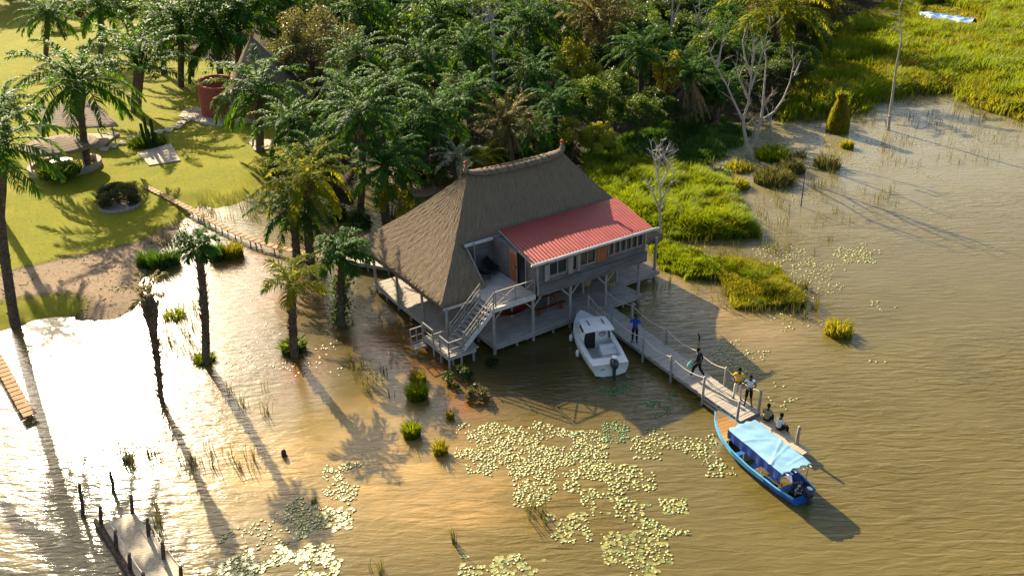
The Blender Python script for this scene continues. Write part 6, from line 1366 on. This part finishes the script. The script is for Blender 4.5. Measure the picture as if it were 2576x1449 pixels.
while y < 245:
    x = -110 + r.uniform(0, 5)
    while x < 125:
        X, Y = x + r.uniform(-1.6, 1.6), y + r.uniform(-1.8, 1.8); x += 5.6 + (y - 84) * .012
        if sdist(np.array([X]), np.array([Y]), FOREST)[0] < 1.0: continue
        v = Vector((X, Y, 0)) - CAM; d = v.dot(FWD); qx = W0 / 2 + FPX * v.dot(RT) / d; qy = H0 / 2 - FPX * v.dot(UPV) / d
        if qx < 380 or qx > 2230: continue
        if 470 < qx < 780 and 130 < qy < 345: continue
        if qy > 250 and r.random() < .45: continue
        if any(abs(qx - a) < c and b - 8 < qy < b + 130 for a, b, c in ((1450, 262, 100), (1672, 300, 85), (1240, 235, 70), (1735, 300, 80), (800, 262, 110), (1690, 200, 50), (1080, 205, 60), (1890, 300, 80), (1960, 190, 70))): continue
        if 1130 < qx < 1330 and 60 < qy < 270 and r.random() < .25: continue
        z = zone(qx, qy); u = r.random(); near = min(1, .62 + max(0, 330 - qy) / 330 * .5)
        if u < .26:
            s = r.uniform(.85, 1.1) * near; t = thing('oil_palm', 'oil palm with arching fronds ' + LM[z], 'palm tree', (X, Y, gz(X, Y)), r.uniform(0, 6.28), 'oil palms ' + LM[z]); hh = r.uniform(.75, 1.1) * near
            link('trunk', PT, t, None, None, (1, 1, hh)); link('crown', [CROWNS[0], CROWNS[1], CROWNS[2], CROWNS[3], CROWNS[4], CROWN_UP, CROWN_O][r.randrange(7)], t, (.3, .2, 6.5 * hh), None, s)
        else:
            kd = r.choice(('dark_a', 'dark_a', 'dark_a', 'dark_b', 'dark_b', 'dark_b', 'mid_a', 'mid_b', 'olive')); s = r.uniform(.8, 1.15) * near
            put_tree('broadleaf_tree', TM[kd], X, Y, KD[kd] + ' broadleaf tree ' + LM[z], 'tree', KD[kd] + ' trees ' + LM[z], (s, s, s * r.uniform(.9, 1.15)), r.uniform(0, 6.28))
    y += 5.4 + (y - 84) * .02
# tall trees just above the upper left of the view, whose shade falls on the far lawn
for i, (x, y, sc, kd) in enumerate(((-70, 34, 1.3, 'dark_b'), (-30, 10, 1.4, 'mid_b'), (25, 0, 1.3, 'dark_b'), (80, -8, 1.3, 'dark_a'), (130, -30, 1.5, 'dark_b'), (215, -34, 1.4, 'mid_b'), (300, -24, 1.5, 'dark_a'), (370, -12, 1.4, 'dark_b'), (425, 14, 1.3, 'mid_a'))):
    b = at(x, y, .3); put_tree('broadleaf_tree', TM[kd], b.x, b.y, 'large tree standing along the far edge of the lawn', 'tree', 'trees along the far edge of the lawn', sc * 1.55, i * 1.3)
# undergrowth: ferny ground cover under the trees
q = scatter(FOREST, 26000, 17, -4.0); z = ground_z(q[:, 0], q[:, 1]); k = (z > .05) & (q[:, 1] < 135); q = q[k]; z = z[k]
R_ = np.random.RandomState(3); C = np.stack([q[:, 0], q[:, 1], z + .1 + 1.1 * R_.rand(len(q)) * vnoise(q[:, 0], q[:, 1], 3, 5)], -1); V, F = leafcloud(C, .45, 8, .5)
tag(link('undergrowth', npmesh('undergrowth', V, F, M_['leaf_d'], {'tint': np.repeat(R_.rand(len(q)), 4)})), kind='stuff')

# ------------------------------------------------------------------ grass
grass_patch('mat_grass', ISLES['a'], 52000, .2, 1.7, .075, 'grass_g', 101, clump=.75, lean=.55, rag=2.2)
def goldmask(q):
    c = at(1850, 560); return (q[:, 0] - c.x) * .9 + (c.y - q[:, 1]) * .55 > -4.0
grass_patch('gold_grass', ISLES['a'], 34000, .35, 1.25, .075, 'grass_y', 102, clump=1.0, mask=goldmask)
grass_patch('bank_grass', ISLES['b'], 16000, .25, 1.2, .06, 'grass_g', 103, clump=.6, rag=1.8)
grass_patch('reed_grass', ISLES['c'], 12000, .25, 1.15, .05, 'grass_g', 104, clump=.8, zmin=-.1, rag=2.4)
grass_patch('gold_reed_grass', ISLES['c'], 12000, .3, 1.1, .05, 'grass_y', 105, clump=.8, zmin=-.1, rag=2.4)
BOATGAP = px_poly([(2300, 22), (2370, 15), (2470, 50), (2480, 84), (2420, 92), (2310, 62)])
off = lambda q: sdist(q[:, 0], q[:, 1], BOATGAP) < 0
grass_patch('marsh_grass', MARSH, 95000, .4, 2.3, .15, 'grass_g', 106, clump=1.6, mask=off)
grass_patch('gold_marsh_grass', MARSH, 36000, .4, 2.0, .15, 'grass_y', 111, clump=2.6, mask=off)
grass_patch('gold_marsh_grass', px_poly([(2150, 215), (2250, 120), (2420, 110), (2600, 130), (2800, 300), (2600, 310), (2440, 262), (2390, 232), (2230, 246)]), 42000, .5, 1.5, .14, 'grass_y', 107, clump=2.5)
grass_patch('gold_marsh_grass', px_poly([(2300, 0), (2420, -60), (2800, -60), (2800, 140), (2580, 110), (2440, 60)]), 26000, .5, 1.5, .18, 'grass_y', 110, clump=4, mask=off)
grass_patch('trampled_grass', BOATGAP, 3000, .15, .5, .15, 'grass_y', 112, rag=.3)
grass_patch('inlet_grass', px_poly([(1700, 405), (1725, 370), (1765, 330), (1840, 318), (1880, 330), (1860, 365), (1800, 395), (1760, 430), (1700, 440)]), 9000, .3, 1.3, .09, 'grass_d', 114, clump=1.0)
grass_patch('shore_grass', px_poly([(1480, 412), (1640, 402), (1690, 372), (1760, 322), (1840, 312), (1760, 300), (1600, 350), (1480, 385)]), 9000, .4, 1.2, .09, 'grass_d', 108, clump=1.4)
grass_patch('lawn_grass', LAWN, 90000, .04, .14, .06, 'grass_y', 109, clump=1.5, lean=.8, rag=.2, mask=lambda q: q[:, 1] < 110)
# thin reeds standing in open water
RD = [((1960, 500, 2110, 400), 260), ((2050, 560, 2260, 460), 170), ((2220, 420, 2560, 330), 330), ((1890, 640, 2150, 560), 60), ((400, 900, 500, 760), 260), ((300, 1180, 460, 1110), 130), ((480, 1180, 640, 1130), 110), ((880, 1000, 1000, 900), 110), ((1300, 1330, 1380, 1270), 60), ((1110, 1390, 1150, 1340), 24), ((340, 1350, 430, 1270), 60), ((2240, 330, 2570, 270), 300), ((1640, 790, 1760, 690), 40), ((560, 1060, 700, 980), 40), ((920, 1449, 1000, 1410), 20), ((1700, 440, 1880, 400), 200)]
RD += [((1790, 790, 2020, 700), 420), ((1650, 640, 1790, 610), 120), ((1780, 720, 1900, 640), 160), ((2000, 320, 2200, 280), 360), ((2180, 262, 2420, 236), 420), ((2400, 300, 2576, 262), 300), ((1960, 480, 2080, 420), 200), ((1500, 640, 1900, 590), 160), ((500, 560, 660, 490), 420), ((360, 620, 470, 560), 300), ((1880, 640, 1990, 480), 260), ((1990, 800, 2060, 720), 200), ((1800, 700, 1900, 620), 120), ((2090, 300, 2560, 250), 420)]
Ps = []; rs = np.random.RandomState(21)
for (x0, y0, x1, y1), n in RD:
    cx = rs.rand(max(3, n // 9)); cy = rs.rand(len(cx))
    for i in range(n): j = rs.randint(len(cx)); p = at(x0 + (x1 - x0) * np.clip(cx[j] + rs.normal() * .05, 0, 1), y0 + (y1 - y0) * np.clip(cy[j] + rs.normal() * .05, 0, 1), 0); Ps.append((p.x, p.y, -.1))
Ps = np.array(Ps); V, F, T = blades(Ps, .35 + .75 * rs.rand(len(Ps)), np.full(len(Ps), .035), .25, 22); tag(link('sparse_reeds', npmesh('sparse_reeds', V, F, M_['reed'], {'tint': T})), kind='stuff')

# ------------------------------------------------------------------ lily pads
PADS = [([(1150, 1085), (1230, 1062), (1340, 1072), (1430, 1100), (1530, 1100), (1530, 1150), (1500, 1185), (1380, 1200), (1290, 1185), (1180, 1170)], 560, .9), ([(1290, 1212), (1390, 1195), (1400, 1240), (1370, 1275), (1310, 1255)], 70, .9), ([(1420, 1240), (1520, 1170), (1640, 1165), (1650, 1210), (1560, 1260), (1520, 1300), (1440, 1290)], 170, .95), ([(1580, 1110), (1700, 1075), (1800, 1110), (1830, 1180), (1740, 1160), (1620, 1150)], 120, .9), ([(1490, 1290), (1580, 1250), (1650, 1270), (1640, 1330), (1540, 1320)], 60, 1.05), ([(1360, 1330), (1440, 1290), (1490, 1370), (1420, 1385)], 55, 1.05), ([(1510, 1345), (1640, 1335), (1690, 1400), (1660, 1449), (1530, 1449)], 80, 1.1), ([(1155, 1449), (1180, 1410), (1250, 1430), (1310, 1395), (1370, 1395), (1340, 1449)], 60, 1.15), ([(1660, 1255), (1725, 1255), (1730, 1290), (1670, 1285)], 34, 1.1), ([(1650, 1325), (1730, 1320), (1720, 1345), (1660, 1345)], 26, 1.0), ([(1750, 1120), (1835, 1150), (1830, 1200), (1770, 1180)], 26, 1),
        ([(545, 1449), (640, 1400), (700, 1370), (860, 1400), (850, 1449)], 300, 1.15), ([(690, 1320), (700, 1265), (780, 1250), (890, 1300), (850, 1345), (760, 1370)], 230, 1.05), ([(800, 1230), (830, 1180), (880, 1165), (905, 1210), (880, 1250), (820, 1260)], 75, 1), ([(560, 1300), (700, 1290), (720, 1390), (600, 1400)], 34, .8), ([(470, 1430), (520, 1425), (520, 1449), (470, 1449)], 8, 1.1),
        ([(1780, 870), (1830, 850), (1890, 880), (1960, 905), (1900, 940), (1830, 920)], 110, .8), ([(1900, 960), (2010, 1000), (2040, 1040), (1960, 1010)], 22, .9), ([(2100, 650), (2130, 625), (2180, 612), (2225, 640), (2190, 662), (2130, 664)], 120, .9), ([(1960, 720), (2060, 660), (2120, 670), (2100, 720), (2040, 760), (1970, 760)], 130, .75), ([(1900, 640), (1940, 615), (2040, 640), (2030, 680), (1940, 670)], 110, .75), ([(1930, 800), (2030, 760), (2060, 810), (1970, 840)], 46, .85), ([(2195, 755), (2260, 765), (2250, 785), (2200, 775)], 10, .9), ([(2185, 905), (2225, 890), (2230, 905), (2200, 912)], 14, .95), ([(2395, 935), (2430, 925), (2432, 938), (2400, 942)], 8, 1),
        ([(1895, 560), (1900, 500), (2030, 470), (2050, 500), (1960, 560)], 200, .6), ([(2000, 400), (2060, 330), (2180, 330), (2330, 420), (2360, 450), (2240, 430), (2100, 440)], 420, .6), ([(1820, 425), (1850, 395), (1990, 330), (2020, 350), (1960, 390)], 220, .6), ([(2150, 320), (2560, 330), (2576, 380), (2200, 360)], 160, .6), ([(1650, 660), (1800, 620), (1820, 660), (1790, 700)], 120, .6), ([(1680, 400), (1790, 395), (1850, 360), (1760, 430)], 150, .7),
        ([(560, 760), (650, 640), (720, 650), (690, 690), (600, 790)], 60, .7), ([(560, 900), (660, 800), (720, 860), (760, 940), (640, 950)], 70, .8), ([(760, 880), (870, 850), (860, 930), (770, 950)], 60, .8)]
GREEN = [([(1500, 980), (1540, 955), (1610, 965), (1640, 990), (1560, 1005)], 120, .95), ([(1590, 1040), (1620, 1005), (1680, 1010), (1660, 1050)], 90, .8), ([(1430, 1090), (1480, 1060), (1580, 1070), (1560, 1100), (1470, 1115)], 120, .8), ([(1630, 965), (1690, 960), (1700, 1000), (1660, 1000)], 50, .9), ([(1700, 405), (1780, 360), (1870, 340), (1890, 400), (1800, 445)], 260, .9)]
def pad_mesh(seed, mat):
    r = random.Random(seed); m = MB(); n = 13 + seed % 3; a0 = r.uniform(0, 6.28); top = [(0, 0, .022)]; 
    for i in range(n + 1):
        a = a0 + .16 + (2 * PI - .32) * i / n; R = (1 + .10 * math.sin(2 * a + seed)) * r.uniform(.86, 1.06); top.append((math.cos(a) * R, math.sin(a) * R, .022 + r.uniform(0, .03) * 1.2))
    m.add(top, [(0, i, i + 1) for i in range(1, n + 1)]); m.add([(x * .98, y * .98, .006) for x, y, z in top], [(0, i + 1, i) for i in range(1, n + 1)])
    b = len(m.v) - len(top); t = b - len(top)
    for i in range(1, n + 1): m.f.append((t + i, b + i, b + i + 1, t + i + 1)); m.m.append(0)
    return m
PM = [pad_mesh(i, 0) for i in range(5)]
pads = []; rp_ = random.Random(31)
for lst, mt in ((PADS, 'lily'), (GREEN, 'lily_g')):
    for pi_, (poly, n, s) in enumerate(lst):
        P = px_poly(poly); few = .45 if (poly[0][0] < 800 and poly[0][1] < 1000) or poly[0] == (1895, 560) else 1.0
        q = scatter(P, int(n * (4.2 if mt == 'lily' and poly[0][1] > 1050 else 2.6) * few), 300 + pi_ + (50 if mt == 'lily_g' else 0), -.55)
        cl = .6 * vnoise(q[:, 0], q[:, 1], .65, pi_ + 2) + .4 * vnoise(q[:, 0], q[:, 1], 1.7, pi_ + 5); kept = []
        lim = .60 - .28 * smooth(sdist(q[:, 0], q[:, 1], P), -.55, .9) + .16 * (np.random.RandomState(pi_ + 70).rand(len(q)) - .5); ok_ = cl > lim; q = q[ok_]; cl = cl[ok_]
        order = np.argsort(-cl + np.random.RandomState(pi_).rand(len(q)) * .35)
        for j in order:
            x, y = q[j]; R = .078 * s * rp_.uniform(.5, 1.4) * (1.0 + max(0, y - 45) * .008)
            if all((x - a) ** 2 + (y - b) ** 2 > (.5 * (R + c)) ** 2 for a, b, c in kept): kept.append((x, y, R))
        rp_.shuffle(kept)
        for x, y, R in kept: pads.append((x, y, R, mt, pi_, ))
def size_on_screen(p): return p[2] / max(1, (Vector((p[0], p[1], 0)) - CAM).length) * math.sqrt((25 / math.hypot(p[0], p[1])))
inview = []
for p in pads:
    v = Vector((p[0], p[1], 0)) - CAM; d = v.dot(FWD); x = FPX * v.dot(RT) / d + W0 / 2; y = H0 / 2 - FPX * v.dot(UPV) / d; inview.append(0 <= x <= W0 and 0 <= y <= H0)
order = sorted(range(len(pads)), key=lambda i: -size_on_screen(pads[i]) - (0 if not inview[i] else 10))
single = set(order[:300]); PME = {}
for mt in ('lily', 'lily_g'): PME[mt] = [m.mesh('lily_pad', M_[mt]) for m in PM]
for mt, l in PME.items():
    for i, me in enumerate(l): a = me.attributes.new('tint', 'FLOAT', 'POINT'); a.data.foreach_set('value', np.full(len(me.vertices), (.1, .75, .5, .9, .3)[i], np.float32))
LABP = lambda x, y: 'round pale lily pad in the glaring white patch at bottom left' if x < 950 else ('round yellow green lily pad in the patches at the bottom right' if y > 1300 else 'round yellow green lily pad in the carpet between house and blue boat')
acc = {'lily': ([], [], [], []), 'lily_g': ([], [], [], [])}
for i, p in enumerate(pads):
    x, y, R, mt, pi_ = p; k = rp_.randrange(5); a = rp_.uniform(0, 6.28); z = rp_.uniform(0, .012); tl = (rp_.uniform(-.035, .035), rp_.uniform(-.035, .035))
    if i in single:
        v = Vector((x, y, 0)) - CAM; d = v.dot(FWD); o = link('lily_pad', PME[mt][k]); o.location = (x, y, z); o.rotation_euler = (tl[0], tl[1], a); o.scale = (R, R, .2)
        lab = LABP(FPX * v.dot(RT) / d + W0 / 2, H0 / 2 - FPX * v.dot(UPV) / d); tag(o, lab, 'lily pad', lab.replace('lily pad', 'lily pads'))
    else:
        m = PM[k]; A = np.array(m.v); c, s = math.cos(a), math.sin(a); V = np.stack([x + R * (A[:, 0] * c - A[:, 1] * s), y + R * (A[:, 0] * s + A[:, 1] * c), z + A[:, 2] * .2 + R * (A[:, 0] * tl[0] + A[:, 1] * tl[1])], -1); ac = acc[mt]; b = sum(len(t) for t in ac[0]); ac[0].append(V); ac[1].append(np.array([f for f in m.f if len(f) == 3]) + b); ac[2].append(np.array([f for f in m.f if len(f) == 4]) + b); ac[3].append(np.full(len(V), rp_.random()))
for mt, ac in acc.items():
    if ac[0]: tag(link('lily_pad_carpet', npmesh('lily_pad_carpet', np.concatenate(ac[0]), [np.concatenate(ac[1]), np.concatenate(ac[2])], M_[mt], {'tint': np.concatenate(ac[3])})), kind='stuff')

# leaf litter and washed up debris along the bank
q = np.concatenate([scatter(SAND, 2600, 61, -.6), scatter(SAND2, 900, 62, -.5)]); z = ground_z(q[:, 0], q[:, 1]); k = vnoise(q[:, 0], q[:, 1], 1.2, 6) + .5 * np.random.RandomState(9).rand(len(q)) > .72; q = q[k]; z = z[k]
V, F = leafcloud(np.stack([q[:, 0], q[:, 1], np.maximum(z, 0) + .02], -1), .20, 63, 2.5); tag(link('leaf_litter', npmesh('leaf_litter', V, F, M_['dead_leaf'], {'tint': np.repeat(np.random.RandomState(2).rand(len(q)), 4)})), kind='stuff')
